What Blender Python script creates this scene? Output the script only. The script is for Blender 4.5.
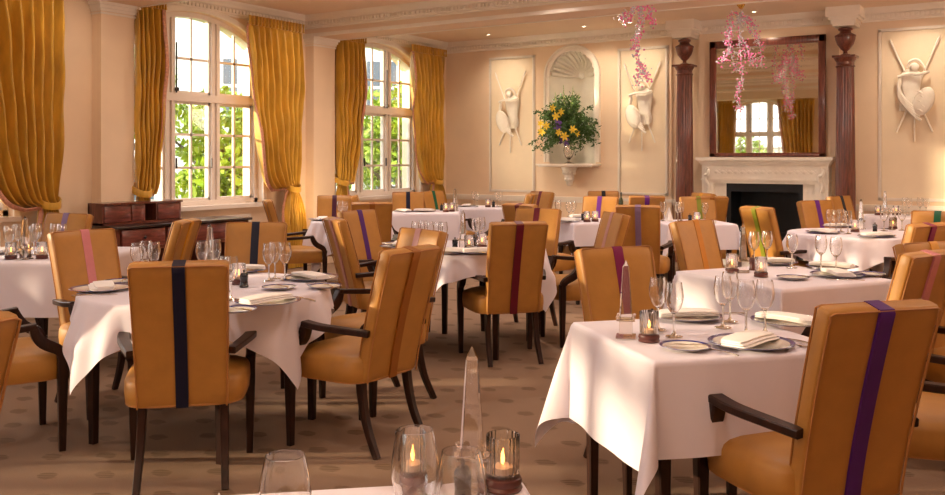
import bpy, bmesh, math, random
from mathutils import Vector, Matrix
from math import sin, cos, pi, radians as R
for o in list(bpy.data.objects): bpy.data.objects.remove(o)
S = bpy.context.scene
C = S.collection
# ------------------------------------------------------------------ camera, world, sun, exposure
H = 1.42; F = 906.0; YAW = R(32.5); CX = 472.5; HY = 158.0
cd = bpy.data.cameras.new('camera'); cam = bpy.data.objects.new('camera', cd); C.objects.link(cam)
cam.location = (0, 0, H); cam.rotation_euler = (R(90), 0, YAW)
cd.sensor_width = 36; cd.lens = 36*F/945; cd.shift_y = (HY-247.5)/945; cd.clip_start = .05; cd.clip_end = 300
S.camera = cam
w = bpy.data.worlds.new('sky'); S.world = w; w.use_nodes = True
w.node_tree.nodes['Background'].inputs[0].default_value = (.93, .96, 1, 1)
w.node_tree.nodes['Background'].inputs[1].default_value = 4.5
sd = bpy.data.lights.new('sun', 'SUN'); so = bpy.data.objects.new('sun', sd); C.objects.link(so)
sd.energy = 9; sd.angle = R(1.5); sd.color = (1, .80, .52)
so.rotation_euler = Vector((.83, .55, -.17)).to_track_quat('-Z', 'Y').to_euler(); so.location = (-30, -15, 8)
S.view_settings.view_transform = 'Standard'; S.view_settings.look = 'None'
S.view_settings.gamma = 1; S.view_settings.use_curve_mapping = False
S.view_settings.exposure = 0.0
def spot(name, loc, target, energy, cone=120, blend=1, size=.08, col=(1, .74, .48)):
    l = bpy.data.lights.new(name, 'SPOT'); o = bpy.data.objects.new(name, l); C.objects.link(o)
    l.energy = energy; l.spot_size = R(cone); l.spot_blend = blend; l.shadow_soft_size = size; l.color = col
    o.location = loc; o.rotation_euler = (Vector(target)-Vector(loc)).to_track_quat('-Z', 'Y').to_euler(); return o
def area(name, loc, target, energy, sx, sy, col):
    l = bpy.data.lights.new(name, 'AREA'); o = bpy.data.objects.new(name, l); C.objects.link(o)
    l.shape = 'RECTANGLE'; l.size = sx; l.size_y = sy; l.energy = energy; l.color = col
    o.location = loc; o.rotation_euler = (Vector(target)-Vector(loc)).to_track_quat('-Z', 'Y').to_euler(); return o
# unseen area lights, added facing up to brighten the ceiling
area('ceiling_fill', (-1.2, -.9, 2.45), (-1.3, -.6, 3.3), 110, 1.6, 1.6, (1, .86, .74))
area('ceiling_fill', (2.1, 7.5, 2.45), (1.6, 7.5, 3.3), 150, 1.6, 1.6, (1, .86, .74))
spot('floor_lamp_glow', (-7.85, 10.9, 1.45), (-5.6, 12.33, 1.9), 60, 110, 1, .06, (1, .78, .52))
spot('pillar_glow', (-7.75, 8.55, .75), (-8.3, 9.0, 1.0), 14, 120, 1, .05, (1, .72, .40))
DOWN = [(-6.94, 8.1), (-4.6, 8.5), (-2.2, 8.5), (-6.4, 6.9), (-3.8, 6.9), (-1.2, 7.0), (-6.2, 4.2), (-3.9, 4.2), (-1.4, 4.2),
        (-5.0, 2.0), (-2.4, 2.0), (-.2, 2.0), (.6, 5.5), (.8, 9.8), (-3.2, 10.3), (-6.0, 10.3), (-6.6, -1.2), (-3.6, -1.2)]  # back-bay and rear-end entries added to brighten mantel, back wall and rear curtains
SIDE_FILL = [5.2, 7.2, 8.4, 10.6]
WASH = [(-7.2, 11.75), (-5.6, 11.75), (-4.9, 11.75), (-3.2, 11.75), (-1.3, 11.75), (.6, 11.75)]

# ------------------------------------------------------------------ pixel ray -> room point on the plane of height z (same calibration as the camera)
cc, ss = cos(YAW), sin(YAW)
def cr(l, d): return (l*cc-d*ss, l*ss+d*cc)
def at(px, py, z):
    d = F*(H-z)/(py-HY); return cr((px-CX)/F*d, d)
def tocam(x, y): return (x*cc+y*ss, -x*ss+y*cc)

# ------------------------------------------------------------------ materials
def mat(name, col, rough=.5, metal=0, noise=0, nscale=8, bump=0, bscale=60, sheen=0, coat=0, emit=0, spec=None, stretch=None):
    m = bpy.data.materials.new(name); m.use_nodes = True; nt = m.node_tree; b = nt.nodes['Principled BSDF']
    b.inputs['Roughness'].default_value = rough; b.inputs['Metallic'].default_value = metal
    b.inputs['Sheen Weight'].default_value = sheen; b.inputs['Coat Weight'].default_value = coat
    if spec is not None: b.inputs['Specular IOR Level'].default_value = spec
    tc = nt.nodes.new('ShaderNodeTexCoord'); mp = nt.nodes.new('ShaderNodeMapping')
    nt.links.new(tc.outputs['Object'], mp.inputs[0])
    if stretch: mp.inputs['Scale'].default_value = stretch
    n = nt.nodes.new('ShaderNodeTexNoise'); n.inputs['Scale'].default_value = nscale; n.inputs['Detail'].default_value = 5
    nt.links.new(mp.outputs[0], n.inputs[0])
    r = nt.nodes.new('ShaderNodeValToRGB'); r.color_ramp.elements[0].position = .3; r.color_ramp.elements[1].position = .7
    k = noise
    r.color_ramp.elements[0].color = (*[max(0, c*(1-k)) for c in col], 1); r.color_ramp.elements[1].color = (*[min(1, c*(1+k)) for c in col], 1)
    nt.links.new(n.outputs[0], r.inputs[0]); nt.links.new(r.outputs[0], b.inputs['Base Color'])
    if bump:
        n2 = nt.nodes.new('ShaderNodeTexNoise'); n2.inputs['Scale'].default_value = bscale; n2.inputs['Detail'].default_value = 3
        nt.links.new(mp.outputs[0], n2.inputs[0])
        bp = nt.nodes.new('ShaderNodeBump'); bp.inputs['Strength'].default_value = bump; bp.inputs['Distance'].default_value = .01
        nt.links.new(n2.outputs[0], bp.inputs['Height']); nt.links.new(bp.outputs[0], b.inputs['Normal'])
    if emit:
        b.inputs['Emission Color'].default_value = (*col, 1); b.inputs['Emission Strength'].default_value = emit
    return m
def clear(name, tint=(1, 1, 1), base=.03, edge=.75, ior=1.5):
    m = bpy.data.materials.new(name); m.use_nodes = True; nt = m.node_tree; nt.nodes.clear()
    o = nt.nodes.new('ShaderNodeOutputMaterial'); mx = nt.nodes.new('ShaderNodeMixShader')
    t = nt.nodes.new('ShaderNodeBsdfTransparent'); g = nt.nodes.new('ShaderNodeBsdfGlossy'); g.inputs['Roughness'].default_value = .03
    t.inputs[0].default_value = (*tint, 1)
    lw = nt.nodes.new('ShaderNodeLayerWeight'); lw.inputs[0].default_value = .5
    pw = nt.nodes.new('ShaderNodeMath'); pw.operation = 'POWER'; pw.inputs[1].default_value = 2.4
    ma = nt.nodes.new('ShaderNodeMath'); ma.operation = 'MULTIPLY_ADD'; ma.inputs[1].default_value = edge; ma.inputs[2].default_value = base
    nt.links.new(lw.outputs['Facing'], pw.inputs[0]); nt.links.new(pw.outputs[0], ma.inputs[0]); nt.links.new(ma.outputs[0], mx.inputs[0])
    nt.links.new(t.outputs[0], mx.inputs[1]); nt.links.new(g.outputs[0], mx.inputs[2]); nt.links.new(mx.outputs[0], o.inputs[0])
    return m
def glassy(name, col=(1, 1, 1), rough=0.0, ior=1.45, gloss=.13):
    m = bpy.data.materials.new(name); m.use_nodes = True; nt = m.node_tree; nt.nodes.clear()
    o = nt.nodes.new('ShaderNodeOutputMaterial'); g = nt.nodes.new('ShaderNodeBsdfGlass')
    g.inputs[0].default_value = (*col, 1); g.inputs['Roughness'].default_value = rough; g.inputs['IOR'].default_value = ior
    gl = nt.nodes.new('ShaderNodeBsdfGlossy'); gl.inputs['Roughness'].default_value = .05; mx = nt.nodes.new('ShaderNodeMixShader')
    mx.inputs[0].default_value = gloss; nt.links.new(g.outputs[0], mx.inputs[1]); nt.links.new(gl.outputs[0], mx.inputs[2])
    nt.links.new(mx.outputs[0], o.inputs[0]); return m
WALLC = (.86, .66, .47)
M = {}
M['wall'] = mat('cream_paint', WALLC, .6, noise=.03, nscale=3)
M['panel'] = mat('pale_cream_paint', (.89, .74, .54), .55, noise=.03, nscale=3)
M['trim'] = mat('white_trim_paint', (.88, .79, .69), .4, noise=.03, nscale=4)
M['ceil'] = mat('ceiling_paint', (.84, .65, .49), .7, noise=.03, nscale=2)
M['plaster'] = mat('white_plaster', (.92, .86, .76), .55, noise=.04, bump=.15, bscale=50)
M['win'] = mat('white_window_paint', (.80, .70, .62), .35)
M['curtain'] = mat('gold_silk', (.64, .35, .035), .34, noise=.20, nscale=9, bump=.6, bscale=30, sheen=.25, stretch=(1, 1, .35))
M['curtrim'] = mat('rose_braid', (.55, .25, .16), .6, noise=.3, nscale=40)
M['fabric'] = mat('gold_satin', (.43, .195, .036), .45, noise=.07, nscale=14, bump=.06, bscale=260, sheen=.0)
M['pipe'] = mat('gold_piping', (.40, .165, .04), .5, noise=.1)
M['wood'] = mat('dark_mahogany', (.026, .008, .004), .38, noise=.5, nscale=9, coat=.06, spec=.3, stretch=(4, 4, .7))
M['redwood'] = mat('red_mahogany', (.19, .05, .038), .3, noise=.45, nscale=7, coat=.35, stretch=(6, 1.2, 6))
M['redwoodv'] = mat('red_mahogany_upright', (.15, .040, .024), .28, noise=.5, nscale=9, coat=.4, stretch=(6, 6, .6))
M['darkwood'] = mat('near_black_wood', (.022, .007, .006), .3, noise=.3, coat=.4)
M['linen'] = mat('white_linen', (.77, .70, .77), .62, noise=.02, nscale=5, bump=.12, bscale=7, sheen=.1)
M['napkin'] = mat('white_napkin', (.88, .82, .78), .6, noise=.02, bump=.1, bscale=30)
M['china'] = mat('white_china', (.80, .74, .66), .15, coat=.6)
M['blue'] = mat('blue_glaze', (.03, .04, .22), .15, coat=.6)
M['steel'] = mat('polished_steel', (.75, .70, .62), .16, 1)
M['gold'] = mat('polished_brass', (.80, .50, .12), .25, 1)
M['black'] = mat('black_lacquer', (.008, .008, .012), .2, coat=.5)
M['blackm'] = mat('black_stone', (.006, .009, .013), .45, noise=.4, nscale=6)
M['iron'] = mat('dark_iron', (.05, .045, .045), .35, .8)
M['basewood'] = mat('brown_turned_wood', (.09, .02, .014), .4, noise=.3, nscale=20, coat=.15)
M['wax'] = mat('candle_wax', (.85, .62, .42), .5)
M['flame'] = mat('candle_flame', (1, .45, .10), .5, emit=6)
M['lamp'] = mat('lit_lamp', (1, .85, .62), .5, emit=14)
M['mirror'] = mat('mirror_silver', (.80, .76, .66), .02, 1)
M['clear'] = glassy('wine_glass', (1, 1, 1), 0, 1.42, .04)
M['ribbed'] = glassy('ribbed_candle_glass', (1, .99, .98), 0, 1.3, .07)
M['pane'] = clear('window_glass', (1, 1, 1), .02, .5)
M['crystal'] = glassy('cut_crystal', (1, .97, .94), .0, 1.5)
M['leaf'] = mat('bouquet_leaf', (.06, .13, .025), .45, noise=.5, nscale=12)
M['stem'] = mat('green_stem', (.10, .17, .05), .5)
M['yellow'] = mat('yellow_lily', (.72, .50, .03), .5, noise=.15)
M['violet'] = mat('violet_bloom', (.16, .07, .32), .5, noise=.2)
M['green_tip'] = mat('pale_green_spike', (.32, .40, .12), .5, noise=.2)
M['pink'] = mat('pink_bead', (.95, .26, .52), .15, coat=.6, spec=.8)
M['silver'] = mat('silver_bead', (.85, .86, .95), .12, .35)
M['tree'] = mat('tree_leaf', (.30, .42, .03), .5, noise=.5, nscale=2)
M['bark'] = mat('bark', (.10, .07, .045), .8, noise=.3)
M['stone'] = mat('pale_stone', (.78, .74, .66), .7, noise=.06, nscale=2)
M['darkpane'] = mat('dark_window_glass', (.10, .12, .14), .1)
M['grass'] = mat('lawn', (.10, .17, .03), .9, noise=.3, nscale=3)
M['bottle'] = mat('green_bottle_glass', (.05, .06, .02), .08, coat=.5)
STR = dict(navy=(.008, .010, .045), brown=(.30, .10, .012), pink=(.58, .20, .22), lilac=(.42, .27, .46), purple=(.075, .012, .16),
           plum=(.055, .008, .03), red=(.13, .006, .018), magenta=(.19, .008, .07), ochre=(.52, .19, .012), green=(.20, .22, .015), emerald=(.006, .10, .045),
           lavender=(.22, .14, .26), rose=(.48, .24, .22), black=(.01, .008, .012), violet=(.13, .02, .22), amber=(.62, .28, .03))
for k, v in STR.items(): M['s_'+k] = mat(k+'_ribbon', [c*(.55 if sum(v) < .08 else 1.0) for c in v], .45, noise=.06, nscale=20, sheen=.0, spec=.3)
def carpet():
    m = bpy.data.materials.new('patterned_carpet'); m.use_nodes = True; nt = m.node_tree; b = nt.nodes['Principled BSDF']
    N = nt.nodes.new; Lk = nt.links.new
    tc = N('ShaderNodeTexCoord'); mp = N('ShaderNodeMapping'); mp.inputs['Rotation'].default_value = (0, 0, R(-37)); Lk(tc.outputs['Object'], mp.inputs[0])
    sp = N('ShaderNodeSeparateXYZ'); Lk(mp.outputs[0], sp.inputs[0])
    def math_(op, a, bb=None, c=None):
        n = N('ShaderNodeMath'); n.operation = op
        for i, v in enumerate((a, bb, c)):
            if v is None: continue
            if isinstance(v, (int, float)): n.inputs[i].default_value = v
            else: Lk(v, n.inputs[i])
        return n.outputs[0]
    gx, gy = .25, .27
    row = math_('FLOOR', math_('DIVIDE', sp.outputs[1], gy))
    off = math_('MULTIPLY', sp.outputs[1], 1.15)
    u = math_('SUBTRACT', math_('FRACT', math_('ADD', math_('DIVIDE', sp.outputs[0], gx), off)), .5)
    v = math_('SUBTRACT', math_('FRACT', math_('DIVIDE', sp.outputs[1], gy)), .5)
    nz = N('ShaderNodeTexNoise'); nz.inputs['Scale'].default_value = 26; Lk(mp.outputs[0], nz.inputs[0])
    d = math_('ADD', math_('SQRT', math_('ADD', math_('POWER', math_('MULTIPLY', u, gx/.046), 2), math_('POWER', math_('MULTIPLY', v, gy/.046), 2))), math_('MULTIPLY', math_('SUBTRACT', nz.outputs[0], .5), .8))
    mask = math_('SUBTRACT', 1, math_('MINIMUM', math_('MAXIMUM', math_('MULTIPLY', math_('SUBTRACT', d, .85), 4), 0), 1))
    ridge = math_('ADD', .6, math_('MULTIPLY', math_('SINE', math_('MULTIPLY', v, 75)), .4))
    fac = math_('MULTIPLY', mask, ridge)
    nz2 = N('ShaderNodeTexNoise'); nz2.inputs['Scale'].default_value = 180; nz2.inputs['Detail'].default_value = 4; Lk(tc.outputs['Object'], nz2.inputs[0])
    r = N('ShaderNodeValToRGB'); r.color_ramp.elements[0].color = (.235, .148, .098, 1); r.color_ramp.elements[1].color = (.32, .21, .142, 1); Lk(nz2.outputs[0], r.inputs[0])
    mx = N('ShaderNodeMix'); mx.data_type = 'RGBA'; Lk(math_('MULTIPLY', fac, .8), mx.inputs[0]); Lk(r.outputs[0], mx.inputs[6]); mx.inputs[7].default_value = (.115, .068, .036, 1)
    Lk(mx.outputs[2], b.inputs['Base Color']); b.inputs['Roughness'].default_value = .95; b.inputs['Specular IOR Level'].default_value = .1
    bp = N('ShaderNodeBump'); bp.inputs['Strength'].default_value = .4; bp.inputs['Distance'].default_value = .004; Lk(nz2.outputs[0], bp.inputs['Height']); Lk(bp.outputs[0], b.inputs['Normal'])
    return m
M['carpet'] = carpet()

# ------------------------------------------------------------------ mesh helpers
def obj(name, bm, m, parent=None, smooth=True, angle=40):
    me = bpy.data.meshes.new(name); bmesh.ops.recalc_face_normals(bm, faces=bm.faces) if smooth != 'raw' else None
    bm.to_mesh(me); bm.free(); me.materials.append(m)
    if smooth:
        for p in me.polygons: p.use_smooth = True
        try: me.set_sharp_from_angle(angle=R(angle))
        except Exception: pass
    o = bpy.data.objects.new(name, me); C.objects.link(o); o.parent = parent; return o
def tag(o, label, cat, group=None, kind=None):
    if label: o['label'] = label
    if cat: o['category'] = cat
    if group: o['group'] = group
    if kind: o['kind'] = kind
    return o
def thing(name, label, cat, loc=(0, 0, 0), rz=0, group=None):
    o = bpy.data.objects.new(name, None); C.objects.link(o); o.empty_display_size = .1
    o.location = loc; o.rotation_euler = (0, 0, rz); return tag(o, label, cat, group)
def struct(name, bm, m, parent=None, smooth=False):
    o = obj(name, bm, m, parent, smooth); o['kind'] = 'structure'; return o
def copy_tree(o, parent=None):
    c = o.copy(); C.objects.link(c); c.parent = parent
    for ch in list(o.children): copy_tree(ch, c)
    return c
def B(): return bmesh.new()
def box(bm, x0, x1, y0, y1, z0, z1, mtx=None):
    v = [bm.verts.new((x, y, z)) for x in (x0, x1) for y in (y0, y1) for z in (z0, z1)]
    for f in ((0, 1, 3, 2), (4, 6, 7, 5), (0, 4, 5, 1), (2, 3, 7, 6), (0, 2, 6, 4), (1, 5, 7, 3)): bm.faces.new([v[i] for i in f])
    if mtx: bmesh.ops.transform(bm, matrix=mtx, verts=v)
    return v
def bevbox(bm, x0, x1, y0, y1, z0, z1, b=.005, seg=2):
    t = bmesh.new(); box(t, x0, x1, y0, y1, z0, z1); bmesh.ops.recalc_face_normals(t, faces=t.faces)
    bmesh.ops.bevel(t, geom=list(t.edges), offset=b, segments=seg, affect='EDGES', profile=.5); merge(bm, t)
def merge(bm, t, mtx=None):
    mp = {}
    for v in t.verts: mp[v] = bm.verts.new(mtx @ v.co if mtx else v.co)
    for f in t.faces:
        try: bm.faces.new([mp[v] for v in f.verts])
        except ValueError: pass
    t.free()
def loft(bm, rings, caps=True, closed=True):
    vr = [[bm.verts.new(p) for p in r] for r in rings]; n = len(vr[0])
    for a, b in zip(vr, vr[1:]):
        for i in range(n if closed else n-1):
            j = (i+1) % n; bm.faces.new((a[i], a[j], b[j], b[i]))
    if caps: bm.faces.new(list(reversed(vr[0]))); bm.faces.new(vr[-1])
    return vr
def lathe(bm, prof, n=20, c=(0, 0, 0), cap=False, rib=0, ribn=0):
    rings = []
    for r, z in prof:
        rings.append([(c[0]+r*(1+rib*cos(ribn*2*pi*i/n))*cos(2*pi*i/n), c[1]+r*(1+rib*cos(ribn*2*pi*i/n))*sin(2*pi*i/n), c[2]+z) for i in range(n)])
    loft(bm, rings, caps=cap)
def sweep(bm, pts, sz, up=(1, 0, 0), n=0):
    """sweep a rectangle (or n-gon) with half sizes sz[i]=(a,b) along pts; a along 'up', b perpendicular"""
    pts = [Vector(p) for p in pts]; rings = []
    for i, p in enumerate(pts):
        t = (pts[min(i+1, len(pts)-1)]-pts[max(i-1, 0)]).normalized(); u = Vector(up); u = (u-t*u.dot(t)).normalized(); v = t.cross(u)
        a, b = sz[i] if isinstance(sz, list) else sz
        if n: rings.append([p+u*a*cos(2*pi*k/n)+v*b*sin(2*pi*k/n) for k in range(n)])
        else: rings.append([p+u*a*q+v*b*w_ for q, w_ in ((-1, -.7), (-.8, -1), (.8, -1), (1, -.7), (1, .7), (.8, 1), (-.8, 1), (-1, .7))])
    loft(bm, rings)
def tube(bm, pts, r, n=6):
    up = (0, 0, 1) if abs((Vector(pts[-1])-Vector(pts[0])).normalized().z) < .8 else (1, .1, 0)
    sweep(bm, pts, [(q, q) for q in r] if isinstance(r, list) else (r, r), up, n)
def ball(bm, c, r, sub=1, sc=(1, 1, 1), mtx=None):
    m = Matrix.Translation(c) @ (mtx if mtx else Matrix()) @ Matrix.Diagonal((*[r*s for s in sc], 1))
    bmesh.ops.create_icosphere(bm, subdivisions=sub, radius=1, matrix=m)
def smoothpts(pts, n=4):
    out = []; P = [Vector(p) for p in pts]
    for i in range(len(P)-1):
        a, b, c, d = P[max(i-1, 0)], P[i], P[i+1], P[min(i+2, len(P)-1)]
        for k in range(n):
            t = k/n; out.append(.5*((2*b)+(c-a)*t+(2*a-5*b+4*c-d)*t*t+(3*b-a-3*c+d)*t**3))
    return out+[P[-1]]
def sring(hx, hy, z, n=28, e=5.0, cx=0, cy=0, taper=0):
    out = []
    for i in range(n):
        a = 2*pi*i/n; ca, sa = cos(a), sin(a)
        x = math.copysign(abs(ca)**(2/e), ca); y = math.copysign(abs(sa)**(2/e), sa)
        out.append((cx+hx*x*(1+taper*y), cy+hy*y, z))
    return out

# ------------------------------------------------------------------ room shell
LX, RX, BY, RY, CZ = -8.37, 2.6, 12.33, -2.5, 3.30
bm = B(); box(bm, LX-.35, RX+.3, RY-.3, BY+.3, -.12, 0); struct('floor', bm, M['carpet'])
bm = B(); box(bm, LX-.35, RX+.3, RY-.3, BY+.3, CZ, CZ+.3)
for y0, y1 in ((8.98, 9.42), (5.79, 6.21), (2.45, 2.87), (-.9, -.5)): box(bm, LX, RX, y0, y1, 3.03, CZ+.01)
struct('ceiling', bm, M['ceil'])
def wall_open(a0, a1, ops, conv, th, name, m):
    """wall along axis a with openings (c, halfw, sill, spring, rise); conv(a, depth, z)->xyz"""
    bm = B()
    def slab(p, q, z0, z1, z0b=None):
        z0b = z0 if z0b is None else z0b
        v = []
        for a, zl in ((p, z0), (q, z0b)):
            for dd in (0, th):
                for z in (zl, z1): v.append(bm.verts.new(conv(a, dd, z)))
        for f in ((0, 1, 3, 2), (4, 6, 7, 5), (0, 4, 5, 1), (2, 3, 7, 6), (0, 2, 6, 4), (1, 5, 7, 3)): bm.faces.new([v[i] for i in f])
    cur = a0
    for c, hw, sill, spring, rise in sorted(ops):
        slab(cur, c-hw, 0, CZ)
        if sill > 0: slab(c-hw, c+hw, 0, sill)
        n = 24
        for i in range(n):
            u0, u1 = -1+2*i/n, -1+2*(i+1)/n
            if rise:
                Rr = (hw*hw+rise*rise)/(2*rise); g = lambda u: spring+math.sqrt(max(Rr*Rr-(u*hw)**2, 0))-(Rr-rise)
            else: g = lambda u: spring
            slab(c+u0*hw, c+u1*hw, g(u0), CZ, g(u1))
        cur = c+hw
    slab(cur, a1, 0, CZ)
    return struct(name, bm, m)
WINY = [(1.30, 1.0), (4.02, .93), (7.20, 1.0), (10.58, 1.0)]  # first window, out of view, moved and widened to admit more sun
SILL, SPRING, RISE = .86, 2.80, .32
wall_open(RY-.3, BY+.3, [(c, h, SILL, SPRING, RISE) for c, h in WINY+[(-1.2, 1.0)]], lambda a, d, z: (LX-d, a, z), .34, 'wall_left', M['wall'])  # includes the opening of the added, unseen sun window
NX, NR, NZ = -6.07, .385, 2.66
wall_open(LX-.34, RX+.3, [(NX, NR, 1.335, NZ, NR), (-3.19, .50, 0, 1.04, 0)], lambda a, d, z: (a, BY+d, z), .5, 'wall_back', M['wall'])
wall_open(LX-.34, RX+.3, [(-7.22, .80, SILL, SPRING, RISE*.8), (-3.2, .93, SILL, SPRING, RISE)], lambda a, d, z: (a, RY-d, z), .3, 'wall_rear', M['wall'])
bm = B(); box(bm, RX, RX+.3, RY-.3, BY+.3, 0, CZ); struct('wall_right', bm, M['wall'])

# pilasters with capitals on the window wall
def pil(y0, y1, i):
    bm = B(); box(bm, LX-.01, LX+.15, y0, y1, 0, 3.03); struct('trim_%d' % i, bm, M['wall'])
    bm = B(); o = .0
    for z0, z1, e in ((2.905, 2.925, .012), (2.935, 2.965, .018), (2.965, 3.0, .032), (3.0, 3.035, .05)): box(bm, LX, LX+.15+e, y0-e, y1+e, z0, z1)
    struct('trim_%d' % (i+1), bm, M['trim'])
pil(8.99, 9.41, 1); pil(5.80, 6.20, 3); pil(2.46, 2.86, 5)
# shallow breaks of the back wall
bm = B()
box(bm, -5.50, -4.95+.45, BY-.035, BY+.02, .0, CZ-.1); struct('trim_7', bm, M['wall'])
bm = B(); box(bm, -4.10, -3.70, BY-.06, BY+.02, 1.3, CZ-.1); box(bm, -3.70, -2.70, BY-.06, BY+.02, 1.3, CZ-.1); box(bm, -2.70, -2.27, BY-.06, BY+.02, 1.3, CZ-.1); struct('trim_8', bm, M['wall'])
# cornices with dentils
def cornice(name, p0, p1, inward, ztop=CZ, h=.17, dent=True):
    bm = B(); p0 = Vector(p0); p1 = Vector(p1); t = (p1-p0).normalized(); L_ = (p1-p0).length; n = Vector((*inward, 0))
    prof = [(0, -h), (.02, -h), (.02, -h+.02), (.035, -h+.03), (.035, -h+.035), (.05, -h+.085), (.085, -h+.10), (.10, -h+.125), (.12, -.02), (.13, 0), (0, 0)]
    r = [[Vector((q.x+n.x*a, q.y+n.y*a, ztop+b)) for a, b in prof] for q in (p0, p1)]; loft(bm, r)
    if dent:
        k = int(L_/.055)
        for i in range(k):
            a = p0+t*(i+.2)*L_/k; b = p0+t*(i+.75)*L_/k
            q = [a, b, b+n*.062, a+n*.062]; vs = [[bm.verts.new((v.x, v.y, ztop+zz)) for v in q] for zz in (-h+.045, -h+.085)]
            for j in range(4): bm.faces.new((vs[0][j], vs[0][(j+1) % 4], vs[1][(j+1) % 4], vs[1][j]))
            bm.faces.new(vs[0])
    return struct(name, bm, M['trim'])
k = 10
cornice('trim_%d' % k, (LX, BY, 0), (-5.5, BY, 0), (0, -1)); k += 1
cornice('trim_%d' % k, (-5.5, BY-.035, 0), (-4.50, BY-.035, 0), (0, -1)); k += 1
cornice('trim_%d' % k, (-4.5, BY-.06, 0), (-2.0, BY-.06, 0), (0, -1)); k += 1
cornice('trim_%d' % k, (-2.0, BY, 0), (RX, BY, 0), (0, -1)); k += 1
for a, b in ((9.42, BY), (6.21, 8.98), (2.87, 5.79), (-.5, 2.45)):
    cornice('trim_%d' % k, (LX, a, 0), (LX, b, 0), (1, 0)); k += 1
for y, s in ((8.98, -1), (9.42, 1), (5.79, -1), (6.21, 1), (2.45, -1), (2.87, 1)):
    cornice('trim_%d' % k, (LX, y, 0), (RX, y, 0), (0, s), dent=True); k += 1
    bm = B(); box(bm, LX, RX, y-(.035 if s < 0 else -.0), y+(.0 if s < 0 else .035), 3.022, 3.065); struct('trim_%d' % k, bm, M['trim']); k += 1
# chair rail, baseboards
bm = B(); box(bm, LX, -3.98, BY-.04, BY+.01, .79, .835); box(bm, LX, -3.98, BY-.025, BY+.01, .75, .79)
box(bm, -2.4, RX, BY-.04, BY+.01, .79, .835); box(bm, -2.4, RX, BY-.025, BY+.01, .75, .79); struct('trim_%d' % k, bm, M['trim']); k += 1
bm = B(); box(bm, LX, -3.98, BY-.025, BY+.01, 0, .16); box(bm, -2.4, RX, BY-.025, BY+.01, 0, .16); struct('baseboard_back', bm, M['trim'])
bm = B(); box(bm, LX-.01, LX+.025, RY, BY, 0, .16); struct('baseboard_left', bm, M['trim'])
# framed wall panels
def panel(x0, x1, z0, z1, y, i, t=.045):
    bm = B(); box(bm, x0, x1, y-.006, y+.01, z0, z1); struct('trim_%d' % i, bm, M['panel'])
    bm = B()
    for a, e in ((0, .028), (.014, .016)):
        for (p, q, r_, s_) in ((x0-a, x1+a, z1-t*.5+a*0, z1+a), (x0-a, x1+a, z0-a, z0+t*.5), (x0-a, x0+t*.5, z0, z1), (x1-t*.5, x1+a, z0, z1)):
            box(bm, p, q, y-e, y+.005, r_, s_)
    struct('trim_%d' % (i+1), bm, M['trim'])
panel(-7.52, -6.72, .90, 3.0, BY, 60); panel(-5.30, -4.56, .90, 3.0, BY-.035, 62); panel(-1.80, -.62, .90, 3.02, BY, 64); panel(-.3, 1.6, .90, 3.02, BY, 66)
# niche : half-cylinder recess with a ribbed shell dome
bm = B(); n = 24; rings = []
for z in [1.335+i*(NZ-1.335)/6 for i in range(7)]:
    rings.append([(NX-NR*cos(pi*i/n), BY+.36*sin(pi*i/n), z) for i in range(n+1)])
loft(bm, rings, caps=False, closed=False)
rings = []
n2 = 72
for j in range(11):
    p = j/10*pi/2; rr = []
    for i in range(n2+1):
        a = pi*i/n2; rib = 1-.045*abs(cos(a*6.5))*sin(pi*min(1, (j)/10))
        # shell ribs fan out from the back centre
        x = -cos(a); 
        rr.append((NX+NR*x*cos(p)*rib, BY+.36*sin(a)*cos(p)*rib, NZ+NR*sin(p)*rib))
    rings.append(rr)
loft(bm, rings, caps=False, closed=False)
v = [bm.verts.new((NX-NR, BY+a, 1.336)) for a in (0, .4)]+[bm.verts.new((NX+NR, BY+a, 1.336)) for a in (.4, 0)]; bm.faces.new(v)
struct('trim_70', bm, M['plaster'], smooth=True)
bm = B()
for k2 in range(13):      # raised shell ribs
    a = pi*(k2+.5)/13
    pts = [(NX-NR*.97*cos(a), BY-.0+.02, NZ+NR*.97*sin(a)), (NX-NR*.75*cos(a), BY+.20, NZ+NR*.72*sin(a)), (NX-NR*.35*cos(a), BY+.315, NZ+NR*.34*sin(a)), (NX, BY+.34, NZ+.01)]
    tube(bm, smoothpts(pts, 4), [.034]*4+[.026]*4+[.014]*5, 6)
ball(bm, (NX, BY+.32, NZ+.02), .05, 2)
struct('trim_71', bm, M['plaster'], smooth=True)
bm = B()  # architrave round the niche
for rr_, w_, e in ((NR+.02, .03, .03), (NR+.065, .016, .045)):
    path = [(NX-rr_, 1.36)]+[(NX-rr_, NZ)]+[(NX-rr_*cos(pi*i/24), NZ+rr_*sin(pi*i/24)) for i in range(1, 24)]+[(NX+rr_, NZ), (NX+rr_, 1.36)]
    sweep(bm, [(x, BY-e/2, z) for x, z in path], (e/2+.006, w_), up=(0, 1, 0))
struct('trim_72', bm, M['trim'], smooth=True)

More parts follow.
